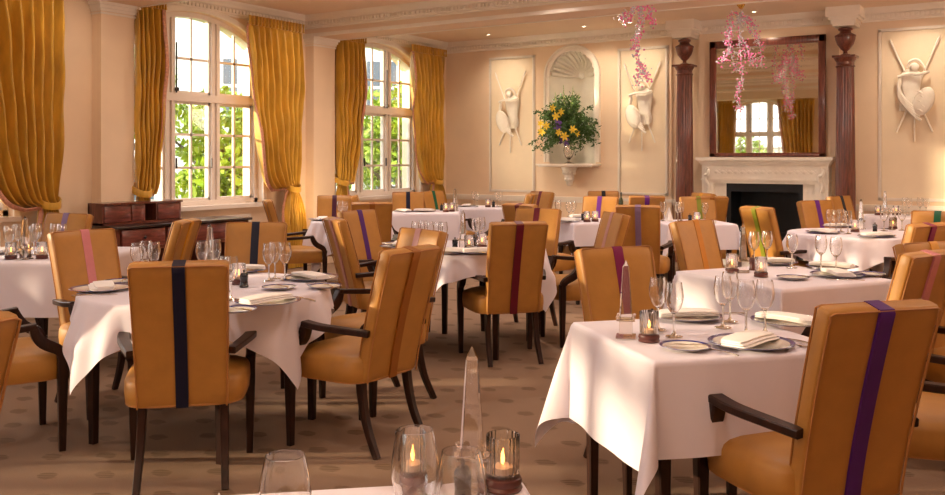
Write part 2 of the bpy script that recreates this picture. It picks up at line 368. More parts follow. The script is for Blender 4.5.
# ------------------------------------------------------------------ windows
def window(i, c, hw, ax, along, glazed=True):
    """ax(a, depth, z) -> xyz, depth measured outwards"""
    rise = RISE
    Rr = (hw*hw+rise*rise)/(2*rise)
    g = lambda u: SPRING+math.sqrt(max(Rr*Rr-(u-c)**2, 0))-(Rr-rise)
    def bar(bm, a0, a1, z0, z1, d0, d1, clip=True):
        n = max(1, int(abs(a1-a0)/.06)) if z1-z0 < .2 or z1 > SPRING-.2 else 1
        for k in range(n):
            p, q = a0+(a1-a0)*k/n, a0+(a1-a0)*(k+1)/n
            zp, zq = (min(z1, g(p)), min(z1, g(q))) if clip else (z1, z1)
            if zp <= z0 and zq <= z0: continue
            v = [bm.verts.new(ax(a, d, z)) for a, zt in ((p, zp), (q, zq)) for d in (d0, d1) for z in (z0, max(zt, z0))]
            for f in ((0, 1, 3, 2), (4, 6, 7, 5), (0, 4, 5, 1), (2, 3, 7, 6), (0, 2, 6, 4), (1, 5, 7, 3)): bm.faces.new([v[j] for j in f])
    D0, D1 = .10, .18
    a0, a1 = c-hw, c+hw
    bm = B()
    bar(bm, a0, a0+.05, SILL, SPRING+.1, D0-.02, D1+.03); bar(bm, a1-.05, a1, SILL, SPRING+.1, D0-.02, D1+.03)
    bar(bm, a0, a1, SILL, SILL+.06, D0-.02, D1+.03)
    n = 30
    for k_ in range(n):    # arched head
        p, q = a0+2*hw*k_/n, a0+2*hw*(k_+1)/n
        v = [bm.verts.new(ax(a, d, z)) for a in (p, q) for d in (D0-.02, D1+.03) for z in (g(a)-.06, g(a)+.002)]
        for f in ((0, 1, 3, 2), (4, 6, 7, 5), (0, 4, 5, 1), (2, 3, 7, 6), (0, 2, 6, 4), (1, 5, 7, 3)): bm.faces.new([v[j] for j in f])
    root = struct('window_%d' % i, bm, M['win'])
    lw = .54 if i in (3, 4) else .49; ml = .125
    mull = [c-lw/2-ml/2, c+lw/2+ml/2]
    for mc in mull:
        b2 = B(); bar(b2, mc-ml/2, mc-ml/2+.045, SILL, 3.2, D0-.01, D1+.02); bar(b2, mc+ml/2-.045, mc+ml/2, SILL, 3.2, D0-.01, D1+.02); bar(b2, mc-ml/2, mc+ml/2, SILL, 3.2, D0+.02, D1+.01)
        obj('mullion', b2, M['win'], root, False)
    b2 = B(); bar(b2, a0+.04, a1-.04, 2.08, 2.17, D0-.02, D1+.03, False); obj('transom', b2, M['win'], root, False)
    lights = [(max(a0+.05, c-lw/2-ml-lw), c-lw/2-ml), (c-lw/2, c+lw/2), (c+lw/2+ml, min(a1-.05, c+lw/2+ml+lw))]
    for p, q in lights:
        b2 = B()
        for z0, z1, rows in ((SILL+.06, 2.08, 3), (2.17, 3.15, 2)):
            top = z1 if z1 < 3 else 3.2
            bar(b2, p, p+.028, z0, top, D0+.02, D1); bar(b2, q-.028, q, z0, top, D0+.02, D1)
            bar(b2, p, q, z0, z0+.03, D0+.02, D1)
            if z1 < 3: bar(b2, p, q, z1-.03, z1, D0+.02, D1)
            bar(b2, (p+q)/2-.014, (p+q)/2+.014, z0, top, D0+.035, D1-.02)
            zz = [z0+(z1-z0)*r_/rows for r_ in range(1, rows)] if z1 < 3 else [2.58]
            for z in zz: bar(b2, p, q, z-.014, z+.014, D0+.035, D1-.02)
        obj('casement', b2, M['win'], root, False)
    b2 = B(); bar(b2, a0+.03, a1-.03, SILL+.03, 3.2, D0+.05, D0+.054); obj('pane', b2, M['pane'], root, False)
    b2 = B(); bar(b2, a0-.05, a1+.05, SILL-.045, SILL+.002, -.07, D0, False); obj('window_sill', b2, M['win'], root, False)
    # casement stays: slim dark bars and handles
    b2 = B()
    for mc in mull:
        x = mc+(.075 if mc < c else -.075)
        bar(b2, x-.006, x+.006, 1.30, 1.42, D0-.03, D0-.01, False)
    mc = mull[0]+.07 if i != 4 else mull[1]-.06
    bar(b2, mc-.006, mc+.006, 2.17, 2.75, D0-.035, D0-.02); bar(b2, mc-.02, mc+.02, 2.19, 2.23, D0-.05, D0-.02, False)
    obj('window_stay', b2, M['iron'], root, False)
    # moulded casing round the reveal
    b2 = B()
    path = [(a0-.03, SILL), (a0-.03, SPRING)]+[(a0-.03+(2*hw+.06)*k_/20, SPRING+(g(c-hw+2*hw*k_/20)-SPRING)+.03) for k_ in range(21)]+[(a1+.03, SPRING), (a1+.03, SILL)]
    sweep(b2, [ax(a, -.012, z) for a, z in path], (.016, .03), up=(Vector(ax(0., 1., 0.))-Vector(ax(0., 0., 0.))).normalized())
    obj('casing', b2, M['trim'], root)
    return root
window(7, -1.2, 1.0, lambda a, d, z: (LX-d, a, z), 'y')  # unseen window added so sun reaches the near tables and chairs
for i, (c, h) in enumerate(WINY): window(i+1, c, h, lambda a, d, z: (LX-d, a, z), 'y')
window(5, -7.22, .80, lambda a, d, z: (a, RY-d, z), 'x'); window(6, -3.2, .93, lambda a, d, z: (a, RY-d, z), 'x')
# panelled aprons under the windows
for i, (c, h) in enumerate(WINY):
    bm = B(); 
    for p, q, r_, s_ in ((c-.8, c+.8, .70, .73), (c-.8, c+.8, .25, .28), (c-.8, c-.77, .28, .70), (c+.77, c+.8, .28, .70)): box(bm, LX-.005, LX+.02, p, q, r_, s_)
    struct('trim_%d' % (80+i), bm, M['trim'])

# ------------------------------------------------------------------ curtains
def curtain(label, y0, y1t, tie, zt, flip, conv, N=7, seed=0, ztop=3.16, bot=None):
    """y0 anchored edge, y1t free edge at the top, tie=(a,b) extent at the tie, zt tie height"""
    rnd = random.Random(seed); root = thing('curtain', label, 'curtain', conv(tie[0], 0, 0), 0, 'gold silk curtains tied back at the arched windows')
    inv = Vector(conv(tie[0], 0, 0))
    bot = bot or tie; bm = B(); rows = 64; cols = N*12; V = []
    ph = [rnd.uniform(-.6, .6) for _ in range(N+2)]; hem = []
    for j in range(rows+1):
        z = ztop*(1-j/rows)
        if z > zt:
            t = (z-zt)/(ztop-zt)
            fa = t**.75; fb = t**.24
            a = tie[0]+(y0-tie[0])*fa if abs(y0-tie[0]) > .01 else y0; b = tie[1]+(y1t-tie[1])*min(1, fb*1.0)
            amp = .035+.045*min(1, (ztop-z)/.5)*(.6+.4*t); dep = 0
        else:
            t = (zt-z)/zt; a = tie[0]+(bot[0]-tie[0])*min(1, t*2.2); b = tie[1]+(bot[1]-tie[1])*min(1, t*2.2); amp = .03+.03*min(1, t*3)
            if t < .1: amp *= .6+4*t
        row = []
        for i in range(cols+1):
            u = i/cols; q = u*N; k_ = int(q) % (N+1)
            p = q+ph[min(N, int(q))]*0.0+.22*sin(q*.9+z*1.3+seed)+.10*sin(z*3.1+q)*max(0, 1-abs(z-zt)*.6)
            dx = amp*(cos(2*pi*p)+.28*cos(4*pi*p+1))+.012*sin(9*z+6*q)*min(1, (ztop-z))
            if z > ztop-.10: dx = .045*abs(cos(pi*q))-.02   # gathered heading
            sag = .10*u*(1-min(1, abs(z-zt-.25)/.6)) if z > zt else 0
            row.append(bm.verts.new(Vector(conv(a+(b-a)*u, .16+dx+.03*sag, max(.012, z-sag)))-inv))
        V.append(row)
    for j in range(rows):
        for i in range(cols): bm.faces.new((V[j][i], V[j][i+1], V[j+1][i+1], V[j+1][i]))
    free = [Vector(V[j][cols].co) for j in range(rows+1)]
    obj('drape', bm, M['curtain'], root, angle=180)
    bm = B(); dirn = Vector(conv(1, 0, 0))-Vector(conv(0, 0, 0)); sweep(bm, free[2:], (.022, .008), up=dirn); obj('braid', bm, M['curtrim'], root)
    bm = B()   # pinch pleats of the heading
    for i in range(2*N+1):
        u = i/(2*N); c = Vector(conv(y0+(y1t-y0)*u, .21, ztop-.07))-inv
        sweep(bm, [c+Vector((0, 0, .06)), c, c-Vector((0, 0, .05))], [(.012, .022), (.006, .012), (.014, .02)], up=dirn, n=8)
    obj('pinch_pleats', bm, M['curtain'], root)
    bm = B()   # tie-back band
    m_ = (tie[0]+tie[1])/2; hw = abs(tie[1]-tie[0])/2+.03
    pts = [Vector(conv(m_+hw*cos(a), .16+.10*sin(a), zt+.02-.05*sin(a)))-inv for a in [2*pi*q/16 for q in range(17)]]
    sweep(bm, pts, (.035, .008), up=(0, 0, 1)); obj('tieback', bm, M['curtain'], root)
    return root
cv = lambda a, d, z: (LX+d, a, z)
curtain('heavy gold curtain at far left of the frame, swept right into its tieback', 5.36, 4.35, (5.30, 5.13), .98, 1, cv, 8, 1, bot=(5.40, 5.05))
curtain('gold curtain just right of the leftmost pillar, left of the large window', 6.20, 6.56, (6.21, 6.36), 1.06, 1, cv, 5, 2, bot=(6.24, 6.45))
curtain('wide gold curtain on the right side of the large window', 8.73, 7.80, (8.66, 8.50), 1.04, 1, cv, 8, 3, bot=(8.78, 8.42))
curtain('gold curtain at left of the smaller far window beside the pillar', 9.43, 10.00, (9.45, 9.62), 1.10, 1, cv, 6, 4, bot=(9.45, 9.66))
curtain('gold curtain at right of the far window in the room corner', 12.02, 11.12, (11.93, 11.72), 1.06, 1, cv, 8, 5, bot=(12.05, 11.60))
cr_ = lambda a, d, z: (a, RY+d, z)
curtain('gold curtain reflected at the left side of the mirror', -8.33, -7.80, (-8.33, -8.15), 1.0, 1, cr_, 6, 6)
curtain('gold curtain reflected at the right side of the mirror', -5.6, -6.62, (-5.65, -5.95), 1.0, 1, cr_, 8, 7)
# ------------------------------------------------------------------ outdoors
bm = B(); box(bm, -60, 20, -30, 60, -1.5, -1.3); struct('ground', bm, M['grass'])
def leaves(bm, c, r, n, rnd, sz=.09, sq=1):
    for _ in range(n):
        d = Vector((rnd.gauss(0, 1), rnd.gauss(0, 1), rnd.gauss(0, 1))).normalized()*r*rnd.uniform(.45, 1)**.5
        p = Vector(c)+Vector((d.x, d.y, d.z*sq)); s = sz*rnd.uniform(.6, 1.3)
        m_ = Matrix.Translation(p) @ Matrix.Rotation(rnd.uniform(0, 6.28), 4, Vector((rnd.random()-.5, rnd.random()-.5, rnd.random()-.5)).normalized())
        v = [bm.verts.new(m_ @ Vector(q)) for q in ((-s, 0, 0), (0, -s*.45, s*.12), (s, 0, 0), (0, s*.45, s*.12))]; bm.faces.new(v)
def tree(x, y, h, r, n, seed, label, bush=False):
    rnd = random.Random(seed); t = thing('bush' if bush else 'tree', label, 'bush' if bush else 'tree', (x, y, -1.3))
    bm = B(); tube(bm, [(0, 0, 0), (.05, .03, h*.5), (0, .1, h*.8)], [.12, .08, .04], 8)
    for k_ in range(6):
        a = rnd.uniform(0, 6.28); z = h*rnd.uniform(.45, .75); tube(bm, [(0, 0, z), (cos(a)*r*.4, sin(a)*r*.4, z+r*.3), (cos(a)*r*.75, sin(a)*r*.75, z+r*.6)], [.05, .03, .012], 6)
    obj('trunk', bm, M['bark'], t)
    bm = B()
    for k_ in range(9):
        a = rnd.uniform(0, 6.28); q = rnd.uniform(.1, .75); leaves(bm, (cos(a)*r*q, sin(a)*r*q, h*.78+rnd.uniform(-.7, .6)*r), r*.5, n//9, rnd, .10)
    obj('foliage', bm, M['tree'], t, 'raw')['kind'] = 'stuff'
tree(-11.2, 10.0, 3.6, 1.0, 2400, 11, 'bright green tree outside the left part of the large window')
tree(-13.2, 13.4, 3.5, 1.15, 2400, 12, 'green tree outside the right part of the large window')
tree(-11.9, 15.6, 3.9, 1.25, 3000, 13, 'leafy tree filling the lower panes of the far window')
tree(-13.8, 17.4, 3.4, 1.3, 2600, 14, 'bushy tree outside the far window, behind the nearest foliage')
tree(-11.1, 8.2, 5.0, .85, 1700, 15, 'slim leafy tree close outside the left edge of the large window')
def building(x, y, rz, wd, ht, label):
    t = thing('building', label, 'building', (x, y, -1.3), rz)
    bm = B(); box(bm, -wd/2, wd/2, 0, 5, 0, ht); obj('wall', bm, M['stone'], t, False)
    for fl in range(int(ht/3)):
        for kx in range(int(wd/2.4)):
            xx = -wd/2+1.2+kx*2.4; b2 = B(); box(b2, xx-.55, xx+.55, -.08, .1, 1+fl*3, 2.75+fl*3); f = obj('window', b2, M['stone'], t, False)
            b2 = B(); 
            for a in (-1, 1):
                for b in (0, 1): box(b2, xx-.25+a*.25-.2, xx-.25+a*.25+.2+.0, -.10, 0, 1.1+fl*3+b*.85, 1.85+fl*3+b*.85)
            obj('window_panes', b2, M['darkpane'], f, False)
building(-21, 19, R(42), 26, 9.5, 'pale stone building across the street, seen through the windows')
building(-7, -14, R(180), 16, 3.2, 'low dark building reflected in the mirror window')
tree(-8.8, -7.0, 3.3, 1.2, 1500, 17, 'green tree reflected through the mirror window')

# ------------------------------------------------------------------ sideboard under the big window
t = thing('sideboard', 'low red mahogany sideboard with drawers beneath the large window', 'sideboard', (-8.0, 6.5, 0))
ox, oy = -8.0, 6.5
def lb(bm, x0, x1, y0, y1, z0, z1): box(bm, x0-ox, x1-ox, y0-oy, y1-oy, z0, z1)
bm = B(); bevbox(bm, -8.19-ox, -7.68-ox, 5.60-oy, 7.38-oy, .715, .745, .006); obj('worktop', bm, M['darkwood'], t, angle=30)
bm = B(); lb(bm, -8.17, -7.72, 5.62, 5.66, 0, .715); lb(bm, -8.17, -7.72, 7.31, 7.35, 0, .715); lb(bm, -8.17, -8.14, 5.66, 7.31, 0, .715)
lb(bm, -8.14, -7.72, 5.66, 7.31, .50, .515); lb(bm, -8.14, -7.72, 5.66, 7.31, .05, .08)
for yy in (6.20, 6.76): lb(bm, -8.14, -7.72, yy-.015, yy+.015, .08, .715)
lb(bm, -7.74, -7.71, 5.66, 7.31, .49, .525); obj('carcass', bm, M['redwoodv'], t, False)
for a, b in ((5.67, 6.18), (6.22, 6.74), (6.78, 7.30)):
    bm = B(); bevbox(bm, -7.74-ox, -7.695-ox, a-oy, b-oy, .53, .705, .008); d = obj('drawer', bm, M['redwood'], t)
    for yy in ((a+b)/2,):
        bm = B(); ball(bm, (-7.68-ox, yy-oy, .62), .016, 2); ball(bm, (-7.69-ox, yy-oy, .62), .010, 2); obj('knob', bm, M['iron'], d)
t2 = thing('bureau_top', 'dark mahogany pigeonhole cabinet standing on the sideboard', 'cabinet', (-8.05, 6.05, .745))
def l2(bm, x0, x1, y0, y1, z0, z1): box(bm, x0+8.05, x1+8.05, y0-6.05, y1-6.05, z0-.745, z1-.745)
bm = B(); l2(bm, -8.18, -7.93, 5.62, 6.60, .945, .965); l2(bm, -8.18, -7.95, 5.62, 5.64, .745, .945); l2(bm, -8.18, -7.95, 6.57, 6.59, .745, .945); l2(bm, -8.18, -8.15, 5.62, 6.6, .745, .945)
l2(bm, -8.18, -7.95, 5.62, 6.60, .746, .765)
for yy in (5.96, 6.28): l2(bm, -8.15, -7.955, yy-.008, yy+.008, .765, .945)
obj('case', bm, M['redwoodv'], t2, False)
for a, b in ((5.645, 5.95), (5.97, 6.13), (6.29, 6.565)):
    bm = B(); bevbox(bm, -7.98+8.05, -7.945+8.05, a-6.05, b-6.05, .77-.745, .94-.745, .004); obj('drawer_front', bm, M['redwood'], t2)
# ------------------------------------------------------------------ fireplace
t = thing('fireplace', 'white carved mantelpiece with a black firebox beneath the large mirror', 'fireplace', (-3.19, BY, 0))
X = -3.19
for s in (-1, 1):
    bm = B()
    x0, x1 = (-.82, -.66) if s < 0 else (.66, .82)
    box(bm, x0, x1, -.20, 0, 0, 1.08); box(bm, x0-.012, x1+.012, -.215, 0, 0, .14)
    box(bm, x0+.035, x1-.035, -.212, -.19, .2, .95)
    box(bm, min(s*.50, s*.66), max(s*.50, s*.66), -.15, 0, 0, 1.08)
    obj('jamb', bm, M['plaster'], t, False)
bm = B(); box(bm, -.82, .82, -.201, 0, 1.08, 1.33); box(bm, -.66, .66, -.212, -.19, 1.13, 1.155); box(bm, -.83, .83, -.225, 0, 1.12, 1.14)
obj('frieze', bm, M['plaster'], t, False)
bm = B(); rnd = random.Random(3)
for i in range(15):
    x = -.62+i*.0885; ball(bm, (x, -.202, 1.235), .030, 1, (1, .35, 1)); 
    for a in (0, 1, 2, 3): ball(bm, (x+.044+.018*cos(a*pi/2), -.202, 1.235+.018*sin(a*pi/2)), .012, 1, (1, .5, 1))
for s in (-1, 1):
    c = s*.74
    tube(bm, smoothpts([(c, -.21, 1.27), (c+.03, -.25, 1.25), (c+.02, -.26, 1.20), (c-.02, -.24, 1.19), (c-.02, -.22, 1.12), (c+.01, -.215, 1.06), (c, -.21, .98)], 4), .020, 8)
    for i in range(7): ball(bm, (c+.018*sin(i*2), -.218, .95-.045*i), .018-.0012*i, 1, (1, .5, 1.3))
obj('carving', bm, M['plaster'], t)
bm = B(); n = 12
for z0, z1, e in ((1.33, 1.35, .015), (1.35, 1.375, .03), (1.375, 1.39, .045), (1.39, 1.43, .065)): box(bm, -.82-e, .82+e, -.21-e, 0, z0, z1)
obj('mantel_shelf', bm, M['plaster'], t, False)
bm = B(); box(bm, -.66, -.44, -.14, -.12, 0, 1.08); box(bm, .44, .66, -.14, -.12, 0, 1.08); box(bm, -.44, .44, -.14, -.12, .97, 1.08)
obj('slip', bm, M['blackm'], t, False)
bm = B(); 
box(bm, -.48, -.46, -.12, .42, 0, 1.0); box(bm, .46, .48, -.12, .42, 0, 1.0); box(bm, -.48, .48, .40, .42, 0, 1.0); box(bm, -.48, .48, -.12, .42, .98, 1.0)
obj('firebox', bm, M['blackm'], t, False)
bm = B()
for z in (.30, .36, .42): box(bm, -.40, .40, -.04, -.025, z, z+.012)
for x in (-.39, .39): box(bm, x-.012, x+.012, -.05, -.02, 0, .46); ball(bm, (x, -.035, .48), .022, 2)
obj('grate', bm, M['iron'], t, False)
bm = B(); bevbox(bm, -.95, .95, -.62, 0, 0, .03, .005); obj('hearth', bm, M['stone'], t)
# mirror
t = thing('mirror', 'large rectangular mirror in dark mahogany frame above the mantel', 'mirror', (-3.175, BY-.06, 1.435))
mw, mh = .755, 1.575
bm = B()
for a, b, c, d in ((-mw, mw, mh-.10, mh), (-mw, mw, 0, .055), (-mw, -mw+.09, 0, mh), (mw-.09, mw, 0, mh)): bevbox(bm, a, b, -.07, -.01, c, d, .012)
obj('mirror_frame', bm, M['redwoodv'], t)
bm = B(); box(bm, -mw+.07, mw-.07, -.045, -.03, .03, mh-.07); obj('mirror_glass', bm, M['mirror'], t, False)
# dark wooden columns with urns and white capitals
def column(x, y, label, ulabel):
    t = thing('column', label, 'column', (x, y, 0), 0, 'fluted columns beside the fireplace'); bm = B(); rings = []; n = 64
    for j in range(25):
        z = .22+(2.56-.22)*j/24; r = .125-.022*(j/24)**1.3
        rings.append([(r*(1-.07*max(0, cos(16*2*pi*i/n)))*cos(2*pi*i/n), r*(1-.07*max(0, cos(16*2*pi*i/n)))*sin(2*pi*i/n), z) for i in range(n)])
    loft(bm, rings); obj('fluted_shaft', bm, M['redwoodv'], t, angle=60)
    bm = B(); box(bm, -.17, .17, -.17, .17, 0, .10); lathe(bm, [(.165, .10), (.17, .13), (.15, .155), (.155, .18), (.13, .22)], 28, cap=True); obj('plinth', bm, M['redwoodv'], t, angle=30)
    bm = B(); lathe(bm, [(.10, 2.55), (.118, 2.565), (.104, 2.585), (.104, 2.62), (.125, 2.65), (.135, 2.675)], 28, cap=True); box(bm, -.135, .135, -.135, .135, 2.675, 2.70); obj('cap', bm, M['redwoodv'], t, angle=30)
    u = thing('urn', ulabel, 'urn', (x, y, 2.70), 0, 'turned urns on the columns')
    bm = B(); lathe(bm, [(.06, 0), (.06, .018), (.028, .03), (.024, .06), (.05, .085), (.095, .15), (.118, .22), (.118, .25), (.125, .255), (.125, .275), (.115, .28), (.07, .31), (.065, .335), (.085, .35), (.085, .37), (.05, .385)], 28, cap=True)
    for v in bm.verts: v.co.z *= .93
    obj('urn_body', bm, M['redwoodv'], u, angle=50)
column(-4.24, BY-.24, 'fluted dark mahogany column left of the fireplace', 'dark turned wooden urn on top of the column left of the fireplace')
column(-2.16, BY-.24, 'fluted dark mahogany column right of the fireplace', 'dark turned wooden urn on top of the column right of the fireplace')
for i, x in enumerate((-4.24, -2.16)):
    bm = B()
    for z0, z1, e in ((3.065, 3.10, .13), (3.10, 3.14, .145), (3.14, 3.175, .17), (3.175, 3.30, .20)): box(bm, x-e, x+e, BY-.24-e, BY, z0, z1)
    struct('trim_%d' % (90+i), bm, M['trim'])

# ------------------------------------------------------------------ plaster trophies on the panels
def trophy(x, y, z, kind, label):
    t = thing('wall_relief', label, 'wall relief', (x, y, z), 0, 'plaster trophies of arms on the wall panels')
    fl = -1 if kind != 2 else 1
    for s in (-1, 1):
        bm = B(); tube(bm, [(s*.24, -.03, .56), (-s*.20, -.03, -.50)], .011, 6); tube(bm, [(s*.24, -.03, .56), (s*.262, -.03, .62), (s*.275, -.03, .66)], [.016, .014, .002], 6); obj('spear', bm, M['plaster'], t)
    bm = B(); tube(bm, [(.0, -.03, .2), (.0, -.03, -.62)], .009, 6); obj('staff', bm, M['plaster'], t)
    bm = B(); rings = []   # cuirass torso
    for zz, wx, dy in ((.28, .05, .04), (.24, .12, .06), (.20, .155, .075), (.12, .15, .09), (.03, .13, .08), (-.05, .11, .06), (-.08, .125, .07), (-.15, .14, .06), (-.22, .12, .035)):
        rings.append([(wx*.78*cos(2*pi*i/20)-fl*.04, -dy*.35-dy*sin(2*pi*i/20)*.5, zz) for i in range(20)])
    loft(bm, rings); 
    for i in range(9): tube(bm, [(-.11+.022*i-fl*.04, -.05, -.08), (-.12+.024*i-fl*.04, -.045, -.24)], .011, 6)
    obj('cuirass', bm, M['plaster'], t)
    bm = B(); ball(bm, (fl*.11, -.085, -.13), .165, 3, (.66, .25, 1.1), Matrix.Rotation(fl*.35, 4, 'Y')); 
    for i in range(5): ball(bm, (fl*(.07+.03*(i % 2)), -.115, -.24+.055*i), .03, 1, (1.5, .4, .5), Matrix.Rotation(.5, 4, 'Y'))
    obj('shield', bm, M['plaster'], t)
    bm = B(); ball(bm, (0, -.06, .295), .052, 2, (1.1, .8, 1)); tube(bm, smoothpts([(-.08, -.06, .29), (-.05, -.07, .36), (.02, -.07, .385), (.08, -.05, .34), (.12, -.05, .26)], 4), [.008]*4+[.016]*4+[.018]*4+[.012]*4+[.006], 8)
    obj('helmet', bm, M['plaster'], t)
    bm = B(); 
    for i in range(5): tube(bm, smoothpts([(-.15, -.05, .20-.02*i), (-.17, -.07, .05-.03*i), (-.10+.02*i, -.09, -.10-.045*i), (.0+.02*i, -.08, -.2-.04*i)], 4), .017, 6)
    tube(bm, smoothpts([(-.18, -.07, .18), (-.05, -.10, .21), (.06, -.10, .20), (.17, -.07, .235)], 4), .018, 6)
    obj('drapery', bm, M['plaster'], t)
    return t
trophy(-7.13, BY-.008, 2.12, 0, 'white plaster trophy with round shield on the left panel beside the corner')
trophy(-4.93, BY-.043, 2.14, 1, 'white plaster trophy between the flower niche and left column')
trophy(-1.40, BY-.008, 2.24, 2, 'white plaster trophy with crossed spears on the right-hand panel')

# ------------------------------------------------------------------ niche shelf, vase, flowers
t = thing('wall_shelf', 'white shelf on a carved bracket under the shell niche', 'shelf', (NX, BY, 1.30))
bm = B(); bevbox(bm, -.47, .47, -.30, 0, .005, .033, .008); bevbox(bm, -.44, .44, -.27, 0, -.015, .005, .006); obj('shelf_board', bm, M['trim'], t)
bm = B(); lathe(bm, [(.02, -.30), (.05, -.27), (.055, -.22), (.075, -.17), (.07, -.13), (.105, -.07), (.12, -.03), (.13, -.015)], 18, (0, -.10, 0), cap=True)
for i in range(8):
    a = pi+pi*i/7; ball(bm, (.085*cos(a), -.10+.085*sin(a), -.10), .025, 1, (1, 1, 1.6)); ball(bm, (.06*cos(a), -.10+.06*sin(a), -.2), .02, 1, (1, 1, 1.5))
obj('bracket', bm, M['plaster'], t)
VX, VY, VZ = NX-.01, BY-.10, 1.334
t = thing('vase', 'clear crystal urn vase on the niche shelf', 'vase', (VX, VY, VZ))
bm = B(); lathe(bm, [(.002, 0), (.07, .002), (.07, .012), (.02, .03), (.016, .06), (.03, .075), (.055, .10), (.078, .16), (.082, .21), (.07, .27), (.085, .31), (.092, .33), (.088, .33), (.066, .27), (.075, .21), (.07, .16), (.04, .11), (.002, .10)], 24); obj('vase_bowl', bm, M['crystal'], t)
t = thing('flower_arrangement', 'tall bouquet of yellow lilies and green foliage filling the niche vase', 'flowers', (VX, VY, VZ+.2))
rnd = random.Random(5); bm = B(); bl = B()
def leafq(bm, p, d, s, wd=.42):
    d = d.normalized(); u = d.cross(Vector((rnd.random()-.5, rnd.random()-.5, rnd.random()-.5))).normalized(); nrm = d.cross(u)
    v = [bm.verts.new(q) for q in (p, p+d*s*.45+u*s*wd*.5+nrm*s*.06, p+d*s, p+d*s*.45-u*s*wd*.5+nrm*s*.06)]; bm.faces.new(v)
for k_ in range(84):
    a = rnd.uniform(0, 2*pi); el = rnd.uniform(-.35, 1.5); ln = rnd.uniform(.30, .50)+.26*max(0, sin(el))
    d = Vector((cos(a)*cos(el), sin(a)*cos(el)*.6-.15, sin(el)+.25)).normalized()
    base = Vector((0, 0, .10)); mid = base+Vector((d.x*.5, d.y*.5, .5*abs(d.z)+.18))*ln; end = base+d*ln+Vector((0, 0, -.10*cos(el)))
    if end.y > .16: end.y = .16
    if mid.y > .16: mid.y = .16
    pts = smoothpts([base, mid, end], 5); tube(bm, pts, .003, 5)
    for p in pts[3:]:
        for _ in range(7): leafq(bl, Vector(p)+Vector((rnd.gauss(0, .025), rnd.gauss(0, .025), rnd.gauss(0, .025))), Vector((rnd.gauss(0, 1), rnd.gauss(0, .7), rnd.gauss(.3, .8))), rnd.uniform(.035, .075))
# long trailing sprays at the left and right
for s, e in ((-1, (-.58, -.12, .10)), (-1, (-.52, -.1, .58)), (-1, (-.50, -.15, .02)), (1, (.45, -.1, .22)), (1, (.42, -.12, .62)), (1, (.50, -.1, .42))):
    pts = smoothpts([(0, 0, .12), (e[0]*.5, -.1, e[2]*.6+.16), e], 6); tube(bm, pts, .003, 5)
    for p in pts[4:]:
        for _ in range(5): leafq(bl, Vector(p)+Vector((rnd.gauss(0, .012), rnd.gauss(0, .02), rnd.gauss(0, .015))), Vector((s*.6+rnd.gauss(0, .6), rnd.gauss(0, .5), rnd.gauss(0, .8))), rnd.uniform(.03, .055), .6)
obj('stems', bm, M['stem'], t); obj('foliage', bl, M['leaf'], t, 'raw')['kind'] = 'stuff'
for x, z in ((-.20, .88), (-.06, .98), (.10, .95), (.20, .84)):
    bm = B()
    tube(bm, [(x*.3, -.05, .1), (x*.8, -.06, z*.6), (x, -.06, z)], [.005, .006, .003], 6)
    for i in range(16):
        q = i/16; p = Vector((x*(.75+.25*q), -.06, z*(.55+.45*q))); ball(bm, p+Vector((.018*(1-q)*sin(i*2.4), .018*(1-q)*cos(i*2.4), 0)), .021*(1-q*.75), 1, (1, 1, 1.5))
    obj('flower_spike', bm, M['green_tip'], t)
for x, y_, z, s in ((-.02, -.22, .50, 1), (.05, -.2, .56, .8), (-.27, -.2, .28, 1), (-.17, -.24, .36, .9), (.13, -.24, .20, 1), (.24, -.2, .30, .9), (-.08, -.22, .62, .8), (.03, -.24, .26, .8), (-.30, -.18, .40, .8), (.30, -.18, .24, .7)):
    bm = B()
    for k_ in range(6):
        a = k_*pi/3+x*9; y_ = y_-(.14 if k_ == 0 else 0); d = Vector((cos(a), -.55, sin(a))).normalized(); u = Vector((-sin(a), 0, cos(a))); p0 = Vector((x, y_, z)); L_ = .085*s
        pts = [(p0, .004), (p0+d*L_*.4, .016*s), (p0+d*L_*.75+Vector((0, .01, 0)), .015*s), (p0+d*L_+Vector((0, .03, 0)), .002)]
        vs = [(bm.verts.new(p-u*w_), bm.verts.new(p+Vector((0, .006, 0))), bm.verts.new(p+u*w_)) for p, w_ in pts]
        for a_, b_ in zip(vs, vs[1:]):
            bm.faces.new((a_[0], a_[1], b_[1], b_[0])); bm.faces.new((a_[1], a_[2], b_[2], b_[1]))
    obj('lily', bm, M['yellow'], t)
for x, y_, z in ((-.06, -.24, .34), (.00, -.25, .15), (-.03, -.24, .40), (.08, -.23, .10), (.10, -.22, .14), (-.10, -.2, .44)):
    bm = B()
    for _ in range(14): ball(bm, (x+rnd.gauss(0, .018), y_+rnd.gauss(0, .01), z+rnd.gauss(0, .018)), .014, 1)
    obj('violet_flower', bm, M['violet'], t)

